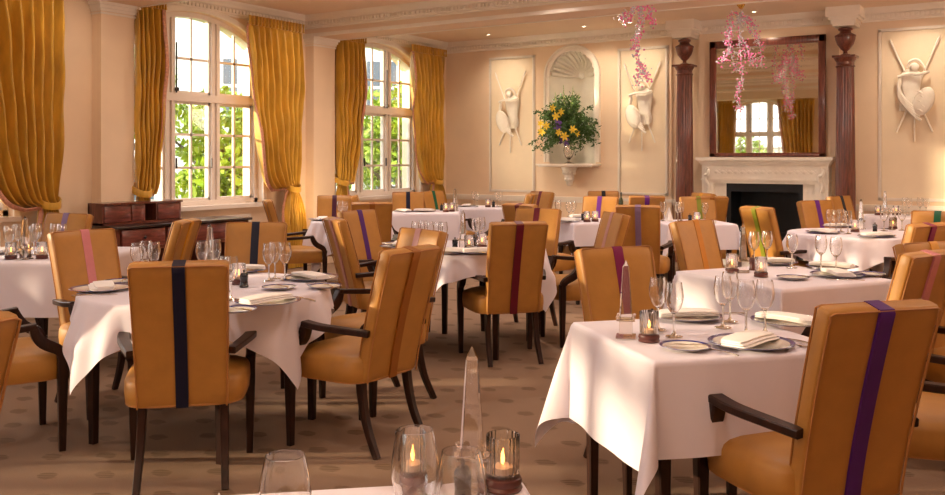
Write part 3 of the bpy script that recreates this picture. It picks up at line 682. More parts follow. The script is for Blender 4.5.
# ------------------------------------------------------------------ hanging bead sculptures
def beads(px, d, ztop, label, branches, seed):
    rnd = random.Random(seed); x, y = cr((px-CX)/F*d, d); sc = d/F
    t = thing('bead_chandelier', label, 'chandelier', (x, y, ztop), 0, 'hanging sprays of pink and silver beads')
    bm = B(); tube(bm, [(0, 0, 0), (0, 0, CZ-ztop)], .004, 6); obj('suspension_wire', bm, M['silver'], t)
    bm = B(); lathe(bm, [(.045, CZ-ztop), (.05, CZ-ztop-.04), (.03, CZ-ztop-.07), (.01, CZ-ztop-.09)], 16, cap=True); obj('ceiling_rose', bm, M['gold'], t)
    wire = B(); bp = B(); bs = B()
    right = Vector((cc, ss, 0)); fwd = Vector((-ss, cc, 0))
    for br in branches:      # polyline in local metres (right, down, depth, pinkness)
        pts = smoothpts([right*a+fwd*c_+Vector((0, 0, -b)) for a, b, c_, _ in br], 8); tube(wire, pts, .004, 5)
        for i, p in enumerate(pts):
            f = i/(len(pts)-1)*(len(br)-1); k_ = min(int(f), len(br)-2); pk = br[k_][3]+(br[k_+1][3]-br[k_][3])*(f-k_)
            for _ in range(int(3+5*pk)):
                q = p+Vector([rnd.gauss(0, .016+.017*pk) for _ in range(3)])
                if rnd.random() < pk*.66: ball(bp, q, rnd.uniform(.008, .015), 1)
                else: ball(bs, q, rnd.uniform(.006, .012), 1)
    obj('wires', wire, M['silver'], t); obj('pink_beads', bp, M['pink'], t)['kind'] = 'stuff'; obj('silver_beads', bs, M['silver'], t)['kind'] = 'stuff'
k_ = 10.9/906
beads(741, 10.9, 3.19, 'spray of pink and silver beads hanging before the mirror',
  [[(0, 0, 0, .1), (-.02, .35, 0, .3), (.02, .75, .02, .8), (-.04, 1.0, 0, .5), (-.02, 1.18, 0, .9)],
   [(0, .05, 0, 0), (-.14, .25, 0, .9), (-.16, .50, 0, .5), (-.24, .60, .03, .9)],
   [(0, .05, 0, .2), (.13, .14, 0, .9), (.20, .36, 0, .2)], [(0, .30, 0, .5), (.10, .50, 0, .9), (.16, .62, 0, .9)],
   [(.0, .05, 0, .3), (-.08, .05, .15, .8), (-.05, .40, .3, .6), (.05, .70, .34, .8)], [(0, .1, 0, .2), (.1, .1, .2, .5), (.3, .35, .28, .6), (.34, .62, .28, .8)]], 21)
beads(640, 9.6, 3.12, 'spray of pink and silver beads hanging left of the fireplace at the top edge',
  [[(0, 0, 0, .1), (0, .15, 0, .4), (-.02, .36, 0, .1), (-.05, .50, 0, .9), (0, .70, 0, .6), (-.02, .90, 0, .9)],
   [(0, .05, 0, .1), (-.12, .18, 0, .9), (-.18, .24, 0, .8)], [(0, .05, 0, .2), (.10, .12, 0, .9), (.13, .28, 0, .9)], [(0, .72, 0, .5), (.09, .84, 0, .9)], [(0, 0, 0, .1), (.05, .2, .14, .7), (.0, .42, .2, .6)]], 22)

# ------------------------------------------------------------------ recessed lamps in the ceiling
proto = None; rows = {'in the near ceiling bay': [], 'close to the back wall': []}
for x, y in DOWN+WASH:
    l, d = tocam(x, y); px, pyy = CX+F*l/max(d, .1), HY-F*(CZ-H)/max(d, .1)
    if d > 0 and -5 < px < 950 and pyy > -3: rows['close to the back wall' if y > 11 else 'in the near ceiling bay'].append((px, x, y))
    if y < 11: spot('downlight', (x, y, CZ-.02), (x+.15, y+.05, 0), 100 if y > 6 else 66, 140, .9, .07, (1, .83, .72))
    else: spot('wallwasher', (x, y, CZ-.02), (x, BY, 1.0), 52, 120, 1, .05, (1, .82, .62))
for y in SIDE_FILL: spot('wallwasher', (-7.35, y, CZ-.02), (LX, y, 1.0), 42, 125, 1, .05, (1, .80, .62))  # spots without fittings, added to brighten the window wall
for rn, lst in rows.items():
    for i, (px, x, y) in enumerate(sorted(lst)):
        if proto is None:
            o = proto = thing('ceiling_lamp', '', 'ceiling lamp', (x, y, CZ))
            bm = B(); lathe(bm, [(.045, 0), (.045, -.006), (.030, -.008), (.028, 0)], 20); obj('lamp_ring', bm, M['trim'], proto)
            bm = B(); lathe(bm, [(.028, -.001), (.015, -.004), (.002, -.005)], 16, cap=True); obj('bulb', bm, M['lamp'], proto)
        else: o = copy_tree(proto); o.location = (x, y, CZ)
        tag(o, 'small recessed ceiling lamp %s, %s' % (rn, ('leftmost', 'second from left', 'third from left', 'fourth from left', 'fifth from left', 'sixth from left')[min(i, 5)]), 'ceiling lamp', 'small recessed ceiling lamps '+rn)

# ------------------------------------------------------------------ chairs
def chair_proto():
    t = thing('armchair', 'armchair', 'chair')
    # seat cushion, wide front, domed top
    bm = B(); rings = []
    for z, k, tp in ((.345, .965, .05), (.355, .995, .05), (.40, 1.0, .05), (.445, 1.0, .05), (.463, .975, .05), (.478, .90, .05), (.488, .74, .04), (.494, .45, .03), (.496, .12, 0)):
        rings.append(sring(.262*k*(1+.02*sin(pi*(z-.34)/.13)), .232*k, z, 36, 4.6 if z < .47 else 3.2, 0, .018, tp))
    loft(bm, rings); obj('seat', bm, M['fabric'], t, angle=70)
    bm = B(); ring = sring(.258, .230, .352, 40, 4.6, 0, .018, .05); tube(bm, ring+[ring[0]], .005, 6); obj('seat_piping', bm, M['pipe'], t)
    cy = lambda q: -.185-.155*q**1.25; cz = lambda q: .355+.625*q
    def ringb(q, hx, hy, z=None, ys=0):
        n = Vector((0, 1, .26)).normalized(); out = []
        for i in range(36):
            a = 2*pi*i/36; ca, sa = cos(a), sin(a); x = math.copysign(abs(ca)**(2/11), ca)*hx; y = math.copysign(abs(sa)**(2/7), sa)*hy
            y += .010*(1-(x/.21)**2)*(1 if sa > 0 else .4)*(hy/.033)   # slight upholstery crown
            out.append(Vector((x*.96, cy(q), cz(q)))+n*y)
        return out
    rings = [ringb(0, .194, .024), ringb(.02, .199, .031)]+[ringb(i/12, .198+.013*(i/12), .033) for i in range(1, 12)]+[ringb(.985, .211, .031), ringb(1.0, .206, .024)]
    bm = B(); loft(bm, rings); bk = obj('backrest', bm, M['fabric'], t, angle=60)
    bm = B(); rr = []
    for q, e in [(.0, 0)]+[(i/12, 0) for i in range(1, 12)]+[(.985, 0), (1.004, -.008)]:
        n = Vector((0, 1, .26)).normalized(); c = Vector((0, cy(q), cz(q)))
        f, b_ = .033+.0115+e, .033+.0060+e
        rr.append([c+Vector((-.026, 0, 0))-n*b_, c+Vector((.026, 0, 0))-n*b_, c+Vector((.026, 0, 0))+n*f, c+Vector((-.026, 0, 0))+n*f])
    loft(bm, rr); obj('stripe', bm, M['s_navy'], bk, angle=50)
    bm = B(); n = Vector((0, 1, .26)).normalized()
    for side in (1, -1):
        pts = []
        for i in range(13): q = i/12*.985; pts.append(Vector((-(.185+.012*q), cy(q), cz(q)))+n*side*.034)
        pts += [Vector((x, cy(.995), cz(.995)))+n*side*.031 for x in (-.183, -.1, 0, .1, .183)]
        for i in range(12, -1, -1): q = i/12*.985; pts.append(Vector(((.185+.012*q), cy(q), cz(q)))+n*side*.034)
        tube(bm, pts, .0042, 5)
    obj('piping', bm, M['pipe'], bk)
    for s in (-1, 1):
        bm = B(); pts = [(s*.268, .216, .47), (s*.268, .216, .36), (s*.264, .216, .0)]
        sweep(bm, pts, [(.023, .023), (.023, .023), (.015, .015)]); obj('leg', bm, M['wood'], t, angle=30)
        bm = B(); pts = smoothpts([(s*.17, -.165, .40), (s*.172, -.170, .30), (s*.176, -.205, .15), (s*.182, -.275, 0)], 4)
        sweep(bm, pts, [(.021-.006*i/12, .023-.008*i/12) for i in range(len(pts))]); obj('leg', bm, M['wood'], t, angle=30)
        bm = B(); top = smoothpts([(s*.205, -.245, .590), (s*.245, -.12, .600), (s*.276, .00, .608), (s*.284, .098, .618)], 4)
        n_ = len(top); sweep(bm, top, [(.021+.009*(i/n_), .0145) for i in range(n_)])
        sup = smoothpts([(s*.284, .084, .618), (s*.283, .096, .580), (s*.278, .128, .535), (s*.272, .195, .495), (s*.268, .218, .455)], 4)
        sweep(bm, sup, [(.027-.004*i/(len(sup)-1), .018+.009*sin(pi*i/(len(sup)-1))) for i in range(len(sup))]); obj('arm', bm, M['wood'], t, angle=35)
    return t
PROTO = chair_proto(); first = [True]
def chair(px, py, hd, stripe, label, group=None):
    """px,py: where the top middle of the back sits (height .98); hd: facing in camera ground axes"""
    x, y = at(px, py, .98) if py else px; hx, hy = cr(*hd); a = math.atan2(hy, hx)-pi/2
    loc = Vector((x, y))-Vector((-sin(a), cos(a)))*(-.34)
    o = PROTO if first[0] else copy_tree(PROTO); 
    first[0] = False; o.location = (loc.x, loc.y, 0); o.rotation_euler = (0, 0, a)
    o['label'] = label; o['group'] = group or 'armchairs around the dining tables'
    for c in o.children:
        if c.name.startswith('backrest'):
            for g in c.children:
                if g.name.startswith('stripe'):
                    me = g.data.copy(); me.materials.clear(); me.materials.append(M['s_'+stripe]); g.data = me; g['label'] = stripe+' stripe'
    return o
CH = [
 (179, 263.5, (-.2, .98), 'navy', 'gold armchair seen from behind with navy stripe, pulled up to near left round table'),
 (257, 223, (.05, -1), 'navy', 'gold armchair with navy stripe facing us across the near left round table'),
 (188, 220.5, (-1, .03), 'amber', 'gold chair seen side-on in front of the mahogany sideboard'),
 (81, 231, (.80, -.60), 'pink', 'gold armchair with pink stripe at the left of the near left round table'),
 (70, 214, (-.3, -.95), 'lavender', 'gold armchair with lilac stripe behind the pink-striped chair, by the left curtain'),
 (412, 249, (-.82, .57), 'brown', 'gold armchair with brown stripe, turned left, right of near left round table'),
 (334, 219, (.9, .43), 'rose', 'gold armchair with thin pink stripe, left side of the central round table'),
 (356, 211, (.8, -.6), 'purple', 'gold armchair with dark purple stripe beyond the thin pink-striped chair'),
 (372, 203, (-.2, .98), 'brown', 'gold chair with brown stripe seen from behind beneath the far window'),
 (354, 196, (.97, .10), 'amber', 'narrow side view of a gold chair just below the far window'),
 (335, 196, (.05, -1), 'plum', 'gold chair with plum stripe standing against the pillar between the windows'),
 (267, 200.5, (.95, .31), 'amber', 'gold armchair with curved dark arm beside the large window curtain'),
 (424, 230, (-.76, -.65), 'rose', 'gold armchair with lilac stripe partly hidden by the brown-striped chair'),
 (519, 223, (-.26, .97), 'red', 'gold armchair with dark red stripe seen from behind at the central table'),
 (519, 204.5, (.7, .7), 'red', 'gold chair with dark red stripe, leftmost of two behind the central round table'),
 (539, 209, (-.45, -.89), 'red', 'gold chair with dark red stripe facing us, right one behind central round table'),
 (532, 194.5, (-.96, .25), 'amber', 'small far gold chair side-on beside the one with a thin red stripe'),
 (543, 192, (-.8, -.6), 'red', 'small far gold chair with thin red stripe below the left wall relief'),
 (603, 191.5, (0, -1), 'black', 'far gold chair with black stripe under the flower niche wall'),
 (601, 197, (-.45, -.89), 'violet', 'gold chair with deep violet stripe facing us in front of black-striped chair'),
 (647, 196.5, (.05, 1), 'violet', 'far low gold chair with purple stripe under the middle relief panel'),
 (617, 213.5, (-.97, -.25), 'rose', 'gold armchair turned left, almost side-on, right of the central round table'),
 (638, 206, (.25, .97), 'lavender', 'gold armchair with lavender stripe seen from behind, right of side-on chair'),
 (691, 221, (.6, -.8), 'ochre', 'brightly lit gold chair with ochre stripe left of the middle right square table'),
 (613, 248, (.38, -.93), 'magenta', 'gold chair with magenta stripe at the far side of front right table'),
 (756, 207.5, (.93, .36), 'green', 'gold armchair with faded green stripe in front of the black firebox'),
 (814, 201, (.35, -.93), 'violet', 'gold chair with purple stripe at the fireplace, far side of round table'),
 (838, 196.5, (.6, -.8), 'navy', 'gold chair with navy stripe in front of the right fireplace column'),
 (939, 212, (-.6, -.75), 'emerald', 'gold armchair with emerald stripe at the far right edge'),
 (930, 224.5, (-.5, .86), 'magenta', 'gold chair with magenta stripe at the right edge, behind the pale pink-striped one'),
 (927, 243, (.35, -.93), 'amber', 'brightly lit gold chair top wedged between two chairs at the right edge'),
 (931, 253, (-.55, .83), 'pink', 'gold chair with dusty pink stripe at right edge, beside middle right table'),
 (880, 306, (-.29, .955), 'purple', 'large foreground gold armchair with purple stripe seen from behind, lower right'),
 (697, 197, (.1, -1), 'green', 'gold chair with lime green stripe left of the fireplace'),
 (704, 193.5, (-.9, -.4), 'amber', 'gold chair with rounded top showing just above the lime-striped chair'),
 (711, 197, (-.15, .99), 'brown', 'plain-backed gold chair directly left of the white fireplace jamb'),
 (408, 192.5, (.1, -1), 'navy', 'far gold chair with navy stripe below right half of far window'),
 (431, 191.5, (.75, -.66), 'emerald', 'far gold chair with emerald stripe in front of the corner curtain'),
 (-50, 325, (-.93, .37), 'brown', 'foreground gold chair cropped by the left edge, only its back edge showing'),
]
for c in CH: chair(*c)
chair(cr(-2.60, 4.30), None, (.82, .57), 'pink', 'armchair cropped by left edge, showing its dark arms and gold seat')
chair(cr(2.06, 3.35), None, (-.9, .3), 'amber', 'gold armchair cropped by the right edge beyond the large foreground chair')

# ------------------------------------------------------------------ tables and cloths
def cloth_mesh(rnd_, Rr, hs, rc, seed, n=84, flare=.12, fold=1.0, shift=(0, 0)):
    """rnd_: round top of radius Rr, else square half-size Rr; hs: half side of the square cloth turned by rc"""
    rg = random.Random(seed); p1, p2, p3 = [rg.uniform(0, 6.28) for _ in range(3)]
    bm = B(); V = []
    for i in range(n+1):
        row = []
        for j in range(n+1):
            u, v = -hs+2*hs*i/n, -hs+2*hs*j/n; x, y = u*cos(rc)-v*sin(rc)+shift[0], u*sin(rc)+v*cos(rc)+shift[1]
            if rnd_:
                r = math.hypot(x, y); k = Rr/max(r, Rr); nx, ny = x*k, y*k; th = math.atan2(y, x); s_ = th*Rr; cn = 0
                if r > Rr: ox_, oy_ = x/r, y/r
            else:
                nx, ny = max(-Rr, min(Rr, x)), max(-Rr, min(Rr, y)); r = 0; ax_, ay_ = x-nx, y-ny; L_ = math.hypot(ax_, ay_)
                cn = abs(2*ax_*ay_)/(L_*L_) if L_ > 1e-6 else 0; s_ = nx-ny if abs(ax_) < 1e-6 or abs(ay_) < 1e-6 else (nx-ny); th = math.atan2(y, x)
                if L_ > 1e-6: ox_, oy_ = ax_/L_, ay_/L_
            L = math.hypot(x-nx, y-ny)
            if L < 1e-6: z = .0012*sin(7*x+p1)*sin(6*y+p2); row.append(bm.verts.new((x, y, z))); continue
            g = min(1, L/.22)
            if rnd_:
                ph = th-rc; tip = abs(sin(2*ph))**1.5
                off = L*(flare+.06*tip)+fold*g*(.030*sin(9*th+p1)+.022*sin(14*th+p2)+.012*sin(23*th+p3))*(.4+.9*tip)+.03*g
            else:
                off = .006+L*(.02+flare*cn*1.9)+fold*g*(.007*(1+sin(s_*9+p1))+.004*sin(s_*21+p2)+.010*cn*sin(6*th*2+p3))
                # the corner fabric turns under a little on one side, giving the pointed flip
                sw = .22*cn*L*sin(p3*2)*0.5
                ox2, oy2 = ox_-oy_*sw/max(L, .01), oy_+ox_*sw/max(L, .01); ox_, oy_ = ox2, oy2
            off = min(off, L*.9); z = -math.sqrt(max(L*L-off*off, 0)); e = .010*min(1, L/.02)
            row.append(bm.verts.new((nx+ox_*max(off, e*.6), ny+oy_*max(off, e*.6), z)))
        V.append(row)
    for i in range(n):
        for j in range(n): bm.faces.new((V[i][j], V[i+1][j], V[i+1][j+1], V[i][j+1]))
    return bm
TB = {}
def table(key, l, d, desc, rnd_, Rr, rot, hs, rc, seed, n=70, flare=.12, fold=1.0, shift=(0, 0)):
    x, y = cr(l, d); TB[key] = (x, y, desc)
    cat = 'table'; kind = 'round' if rnd_ else 'square'
    t = thing('dining_table', 'dark wooden table under the cloth, %s' % desc, cat, (x, y, 0), rot, 'dining tables under white cloths')
    bm = B()
    if rnd_: lathe(bm, [(Rr-.012, .705), (Rr-.006, .715), (Rr-.006, .735), (Rr-.012, .742)], 48, cap=True)
    else: bevbox(bm, -Rr+.006, Rr-.006, -Rr+.006, Rr-.006, .705, .742, .006)
    obj('tabletop', bm, M['darkwood'], t)
    q = Rr*.62 if rnd_ else Rr-.06
    bm = B()
    for a, b, c_, d_ in ((-q, q, q-.01, q+.01), (-q, q, -q-.01, -q+.01), (q-.01, q+.01, -q, q), (-q-.01, -q+.01, -q, q)): box(bm, a, b, c_, d_, .64, .705)
    obj('apron', bm, M['darkwood'], t, False)
    for sx in (-1, 1):
        for sy in (-1, 1):
            bm = B(); sweep(bm, [(sx*q, sy*q, .704), (sx*q, sy*q, 0)], [(.026, .026), (.018, .018)]); obj('leg', bm, M['wood'], t, angle=30)
    o = obj('tablecloth', cloth_mesh(rnd_, Rr, hs, rc-rot, seed, n, flare, fold, shift), M['linen'], None, angle=180)
    o.location = (x, y, .7475); o.rotation_euler = (0, 0, rot)
    tag(o, 'white linen tablecloth draped over %s' % desc, 'tablecloth', 'white tablecloths')
r_ = R
DESC = dict(T0='the far left square table below the swept gold curtain', T1='the near left round table', T2='the central round table', T3='the small table before the second pillar',
 T4='the middle right square table', T5='the front right square table', T6='the round table near the fireplace', T7='the square table under the far window',
 T8='the far table by the corner panel', T9='the table below the flower niche', T10='the table left of the fireplace', T11='the farthest right table',
 T12='the cropped table at the bottom edge', T13='the hidden table below the middle relief')
#        key  l      d     desc  round  R   rot      hs   rc
table('T0', (46-CX)/F*6.38, 6.38, DESC['T0'], False, .50, R(32.5), .86, R(32.5), 1)
table('T1', -1.38, 4.72, DESC['T1'], True, .625, R(10), .745, R(38), 2, 96, .06)
table('T2', -.03, 6.85, DESC['T2'], True, .58, R(10), .72, R(44), 3, 84, .07)
table('T3', -1.32, 9.8, DESC['T3'], True, .42, R(0), .70, R(39.5), 4)
table('T4', 1.78, 5.20, DESC['T4'], False, .42, R(58), .74, R(58), 5, 80)
table('T5', .869, 3.443, DESC['T5'], False, .374, R(47), .745, R(47), 6, 110, .15, 1.0, (-.02, .05))
table('T6', 3.47, 8.15, DESC['T6'], True, .60, R(20), .78, R(39.5), 7)
table('T7', (426-CX)/F*11.4, 11.4, DESC['T7'], False, .42, R(33), .78, R(33), 8)
table('T8', (481-CX)/F*12.5, 12.45, DESC['T8'], False, .42, R(30), .78, R(30), 9)
table('T9', (594-CX)/F*9.85, 9.85, DESC['T9'], False, .42, R(50), .66, R(50), 10)
table('T10', (690-CX)/F*9.55, 9.55, DESC['T10'], False, .36, R(40), .62, R(40), 11)
table('T11', (902-CX)/F*10.55, 10.55, DESC['T11'], True, .45, R(0), .66, R(10), 12)
x12, y12 = tocam(-.976, 1.098)
table('T12', x12, y12, DESC['T12'], False, .40, R(41.7), .72, R(41.7), 13)
table('T13', (630-CX)/F*11.3, 11.3, DESC['T13'], False, .36, R(30), .62, R(30), 14, 50)

# ------------------------------------------------------------------ tableware
TOP = .7495; ITEMS = {}
def put(proto, key, px, py, rz=0, z=TOP, sc=1, nm=None):
    x, y = at(px, py, .75); o = copy_tree(proto); o.location = (x, y, z); o.rotation_euler = (0, 0, rz)
    if sc != 1: o.scale = (sc, sc, sc)
    ITEMS.setdefault((key, nm), []).append((px, py, o)); return o
def mkglass(h=.205, rb=.036, name='wine_glass'):
    t = thing(name, 'x', 'wine glass'); k = h/.205
    outer = [(.0015, .001), (.030, .001), (.033, .003), (.030, .005), (.012, .008), (.0055, .016), (.0042, .03), (.0040, .075*k), (.006, .088*k)]
    bm = B(); lathe(bm, [(a, b) for a, b in outer], 18); obj('foot', bm, M['clear'], t)
    bowl = [(.004, .086), (.014, .094), (.026, .110), (rb-.002, .135), (rb, .155), (rb-.003, .180), (rb-.007, .205)]
    prof = [(a, b*k) for a, b in bowl]+[(a-.0014, b*k) for a, b in reversed(bowl[1:])]+[(.001, .092*k)]
    bm = B(); lathe(bm, prof, 20); obj('bowl', bm, M['clear'], t); return t
GL = mkglass(); GW = mkglass(.18, .032)
def mktumbler():
    t = thing('wine_glass', 'x', 'wine glass'); 
    prof = [(.004, .088), (.02, .094), (.034, .112), (.0395, .140), (.040, .160), (.036, .190), (.030, .218)]
    bm = B(); lathe(bm, prof+[(a-.0016, b) for a, b in reversed(prof[1:])]+[(.001, .097)], 40); obj('bowl', bm, M['clear'], t)
    bm = B(); lathe(bm, [(.001, .001), (.036, .001), (.039, .003), (.03, .006), (.010, .010), (.005, .02), (.0042, .05), (.0045, .078), (.007, .090)], 28); obj('foot', bm, M['clear'], t)
    return t
GB = mktumbler()
def mkcandle():
    t = thing('candle_holder', 'x', 'candle holder')
    bm = B(); lathe(bm, [(.001, 0), (.038, 0), (.040, .004), (.036, .010), (.039, .016), (.037, .024), (.030, .027), (.001, .027)], 28); obj('base', bm, M['basewood'], t, angle=50)
    bm = B(); pr = [(.031, .024), (.0325, .03), (.0335, .108), (.032, .110), (.0305, .108), (.0295, .032), (.001, .03)]
    lathe(bm, pr, 96, rib=.035, ribn=20); obj('ribbed_glass', bm, M['ribbed'], t)
    bm = B(); lathe(bm, [(.001, .031), (.019, .031), (.019, .044), (.001, .045)], 18); obj('tealight', bm, M['wax'], t)
    bm = B(); lathe(bm, [(.001, .047), (.0042, .052), (.0048, .058), (.003, .067), (.0008, .075)], 10); obj('flame', bm, M['flame'], t)
    return t
CA = mkcandle()
def mkobelisk():
    t = thing('crystal_obelisk', 'x', 'obelisk')
    def pr(bm, a, z0, b, z1): loft(bm, [[(-a, -a, z0), (a, -a, z0), (a, a, z0), (-a, a, z0)], [(-b, -b, z1), (b, -b, z1), (b, b, z1), (-b, b, z1)]])
    bm = B(); pr(bm, .036, 0, .036, .008); obj('foot_plate', bm, M['crystal'], t, False)
    bm = B(); pr(bm, .024, .0085, .024, .064); obj('pedestal_block', bm, M['crystal'], t, False)
    bm = B(); pr(bm, .034, .0645, .034, .071); obj('plate', bm, M['crystal'], t, False)
    bm = B()
    for a in (-1, 1):
        for b in (-1, 1): ball(bm, (a*.030, b*.030, .079), .0065, 2)
    obj('balls', bm, M['crystal'], t)
    def ch(r0, z0, c=.2): return [(x*r0, y*r0, z0) for x, y in ((-1+c, -1), (1-c, -1), (1, -1+c), (1, 1-c), (1-c, 1), (-1+c, 1), (-1, 1-c), (-1, -1+c))]
    bm = B(); loft(bm, [ch(.0245, .0715), ch(.0125, .262), ch(.0125, .2625), ch(.0008, .288)]); obj('shaft', bm, M['crystal'], t, False)
    return t
OB = mkobelisk()
def mkmill(m, h=1, name='pepper_mill'):
    t = thing(name, 'x', 'pepper mill')
    bm = B(); lathe(bm, [(.001, 0), (.023, 0), (.024, .006), (.020, .012), (.019, .035), (.021, .050), (.0225, .056), (.001, .057)], 22); obj('body', bm, m, t)
    bm = B(); lathe(bm, [(.001, .058), (.020, .058), (.022, .064), (.018, .070), (.016, .074), (.001, .075)], 22); lathe(bm, [(.003, .074), (.003, .079), (.0065, .082), (.006, .088), (.001, .091)], 12); obj('cap', bm, m, t)
    return t
PM = mkmill(M['black']); PB = mkmill(M['basewood'])
def mkplate(r):
    t = thing('plate', 'x', 'plate'); k = r/.15
    bm = B(); lathe(bm, [(.001, .004), (.09*k, .004), (.10*k, .007), (.135*k, .012), (.137*k, .010), (.10*k, .003), (.085*k, .0005), (.001, .001)], 48); obj('plate_well', bm, M['china'], t)
    bm = B(); lathe(bm, [(.134*k, .0125), (.150*k, .0155), (.151*k, .0145), (.136*k, .0102), (.134*k, .0125)], 48); obj('rim', bm, M['blue'], t); return t
PL = mkplate(.15); BP = mkplate(.088)
def mknap():
    t = thing('folded_napkin', 'x', 'napkin'); bm = B()
    # three folds rolled over each other
    for k_, (z0, th, w_, ln) in enumerate(((.015, .007, .056, .128), (.022, .007, .053, .126), (.029, .009, .046, .124))):
        rings = []
        for i in range(9):
            q = -1+2*i/8; bow = .006*(1-q*q); e = 1 if abs(q) < .95 else .8
            rings.append([(q*ln, a*w_*e+.006*k_, z0+b*th*.5*e+bow) for a, b in ((-1, -.6), (-1.04, 0), (-1, .6), (-.5, 1), (0, 1.15), (.5, 1), (1, .6), (1.04, 0), (1, -.6), (.5, -1), (0, -1), (-.5, -1))])
        loft(bm, rings)
    obj('cloth_folds', bm, M['napkin'], t, angle=50); return t
NP = mknap()
def mkcone():
    t = thing('folded_napkin', 'x', 'napkin'); bm = B(); lathe(bm, [(.045, 0), (.032, .05), (.012, .12), (.001, .15)], 16, rib=.12, ribn=4); obj('cloth_cone', bm, M['napkin'], t); return t
NC = mkcone()
def mkknife(l=.21):
    t = thing('knife', 'x', 'cutlery'); k = l/.21
    bm = B(); sweep(bm, [(0, -.105*k, .004), (0, -.06*k, .005), (0, -.01*k, .004)], [(.005, .003), (.0055, .0035), (.004, .003)], up=(1, 0, 0)); obj('handle', bm, M['steel'], t)
    bm = B(); sweep(bm, [(0, -.01*k, .004), (.001, .03*k, .004), (.002, .08*k, .003), (-.003, .105*k, .002)], [(.004, .001), (.0085, .001), (.008, .001), (.001, .0008)], up=(1, 0, 0)); obj('blade', bm, M['steel'], t); return t
KN = mkknife(); KB = mkknife(.16)
def mkfork():
    t = thing('fork', 'x', 'cutlery')
    bm = B(); sweep(bm, smoothpts([(0, -.10, .003), (0, -.04, .005), (0, .03, .004), (0, .05, .004)], 3), (.0035, .0018), up=(1, 0, 0)); obj('handle', bm, M['steel'], t)
    bm = B(); sweep(bm, [(0, .045, .004), (0, .06, .004), (0, .07, .004)], [(.004, .001), (.011, .001), (.012, .001)], up=(1, 0, 0))
    for x in (-.010, -.0035, .0035, .010): sweep(bm, [(x, .068, .004), (x, .10, .005)], (.0015, .001), up=(1, 0, 0))
    obj('tines', bm, M['steel'], t); return t
FK = mkfork()
def ang(key, px, py, off=0):
    x, y = at(px, py, .75); tx, ty, _ = TB[key]; return math.atan2(ty-y, tx-x)-pi/2+off
def setting(key, px, py, big=True, side=-1):
    """plate + napkin + knife + fork laid towards the table centre"""
    a = ang(key, px, py); put(PL, key, px, py, a, nm='plate'); put(NP, key, px, py, a+R(12), nm='napkin')
    x, y = at(px, py, .75)
    if big:
        for pr, o in ((KN, .185), (FK, -.185)):
            xx, yy = x+cos(a)*o, y+sin(a)*o; l, d = tocam(xx, yy); ppx = CX+F*l/d; ppy = HY+F*(H-.75)/d
            put(pr, key, ppx, ppy, a, nm='knife' if pr is KN else 'fork')
def bread(key, px, py, rz=.6):
    put(BP, key, px, py, 0, nm='bread_plate'); put(KB, key, px+3, py, rz, z=TOP+.012, nm='butter_knife')
def G(key, lst, pr=None):
    for px, py in lst: put(pr or GL, key, px, py, nm='glass')
# front right square table
put(OB, 'T5', 626, 337, R(20), nm='obelisk'); put(CA, 'T5', 649, 341, nm='candle'); put(PM, 'T5', 652, 332, nm='mill')
G('T5', [(658, 330), (674, 337), (723, 328), (730, 322), (746, 334), (765, 333.5)])
setting('T5', 751, 345, True); setting('T5', 686, 318, False); setting('T5', 789, 323, False); bread('T5', 685, 349, 1.9)
a = ang('T5', 716, 314); put(KN, 'T5', 722, 314, R(120), nm='knife'); put(KN, 'T5', 797, 346, R(60), nm='knife')
# middle right square table
put(OB, 'T4', 743, 272, R(15), nm='obelisk'); put(CA, 'T4', 732, 272.5, nm='candle'); put(CA, 'T4', 761, 276.5, nm='candle'); put(PB, 'T4', 753, 270, nm='mill')
G('T4', [(754, 264), (767, 263), (792, 268), (821, 269.5), (836, 272)])
setting('T4', 773, 263.5, False); setting('T4', 838, 276, True); setting('T4', 832, 268, False); bread('T4', 793, 279, 1.9); bread('T4', 869, 275.5, 1.2)
# near left round table
put(OB, 'T1', 210, 273, R(30), nm='obelisk'); put(PM, 'T1', 244, 287, nm='mill'); put(CA, 'T1', 239, 284, nm='candle')
G('T1', [(137, 280), (146, 277), (154, 279), (202, 278), (215, 276), (269, 281), (275, 279), (285, 280), (231, 300)]); G('T1', [(225, 292)], GW)
setting('T1', 101, 290, True); setting('T1', 243, 271, False); setting('T1', 311, 279, True); setting('T1', 268, 303, True); bread('T1', 279, 289, 1.2); bread('T1', 325, 288, 1.0); bread('T1', 120, 283, .8); bread('T1', 236, 312, 1.5)
# central round table
put(OB, 'T2', 463, 249, R(15), nm='obelisk'); put(PM, 'T2', 455, 249.5, nm='mill'); put(CA, 'T2', 469, 250.5, nm='candle'); put(CA, 'T2', 482, 248, nm='candle'); put(PM, 'T2', 474, 246, nm='mill')
G('T2', [(416, 249), (423, 248), (429, 249), (438, 250), (443, 250), (476, 244), (481, 243)]); G('T2', [(493, 246)], GW)
setting('T2', 401, 245, False); bread('T2', 391, 247.5); setting('T2', 449, 253, False); setting('T2', 479, 253, False)
# round table near the fireplace
put(OB, 'T6', 861, 229, nm='obelisk'); put(CA, 'T6', 855, 232, nm='candle'); put(PM, 'T6', 875, 232.5, nm='mill'); put(CA, 'T6', 893, 229, nm='candle')
G('T6', [(830, 232), (836, 233), (841, 232), (848, 234), (884, 231), (892, 230), (902, 230.5)])
setting('T6', 823, 233, False); setting('T6', 838, 227, False); setting('T6', 877, 236.5, False); bread('T6', 868, 237.5)
# far left square table
put(OB, 'T0', 25, 259, R(10), nm='obelisk'); put(CA, 'T0', 11, 259, nm='candle'); put(CA, 'T0', 42, 258.5, nm='candle'); put(PM, 'T0', 28, 257, nm='mill')
G('T0', [(9, 256), (18, 253), (34, 255), (37, 252), (55, 252), (62, 253)]); setting('T0', 2, 253, False); setting('T0', 60, 250, False); setting('T0', 75, 256, False)
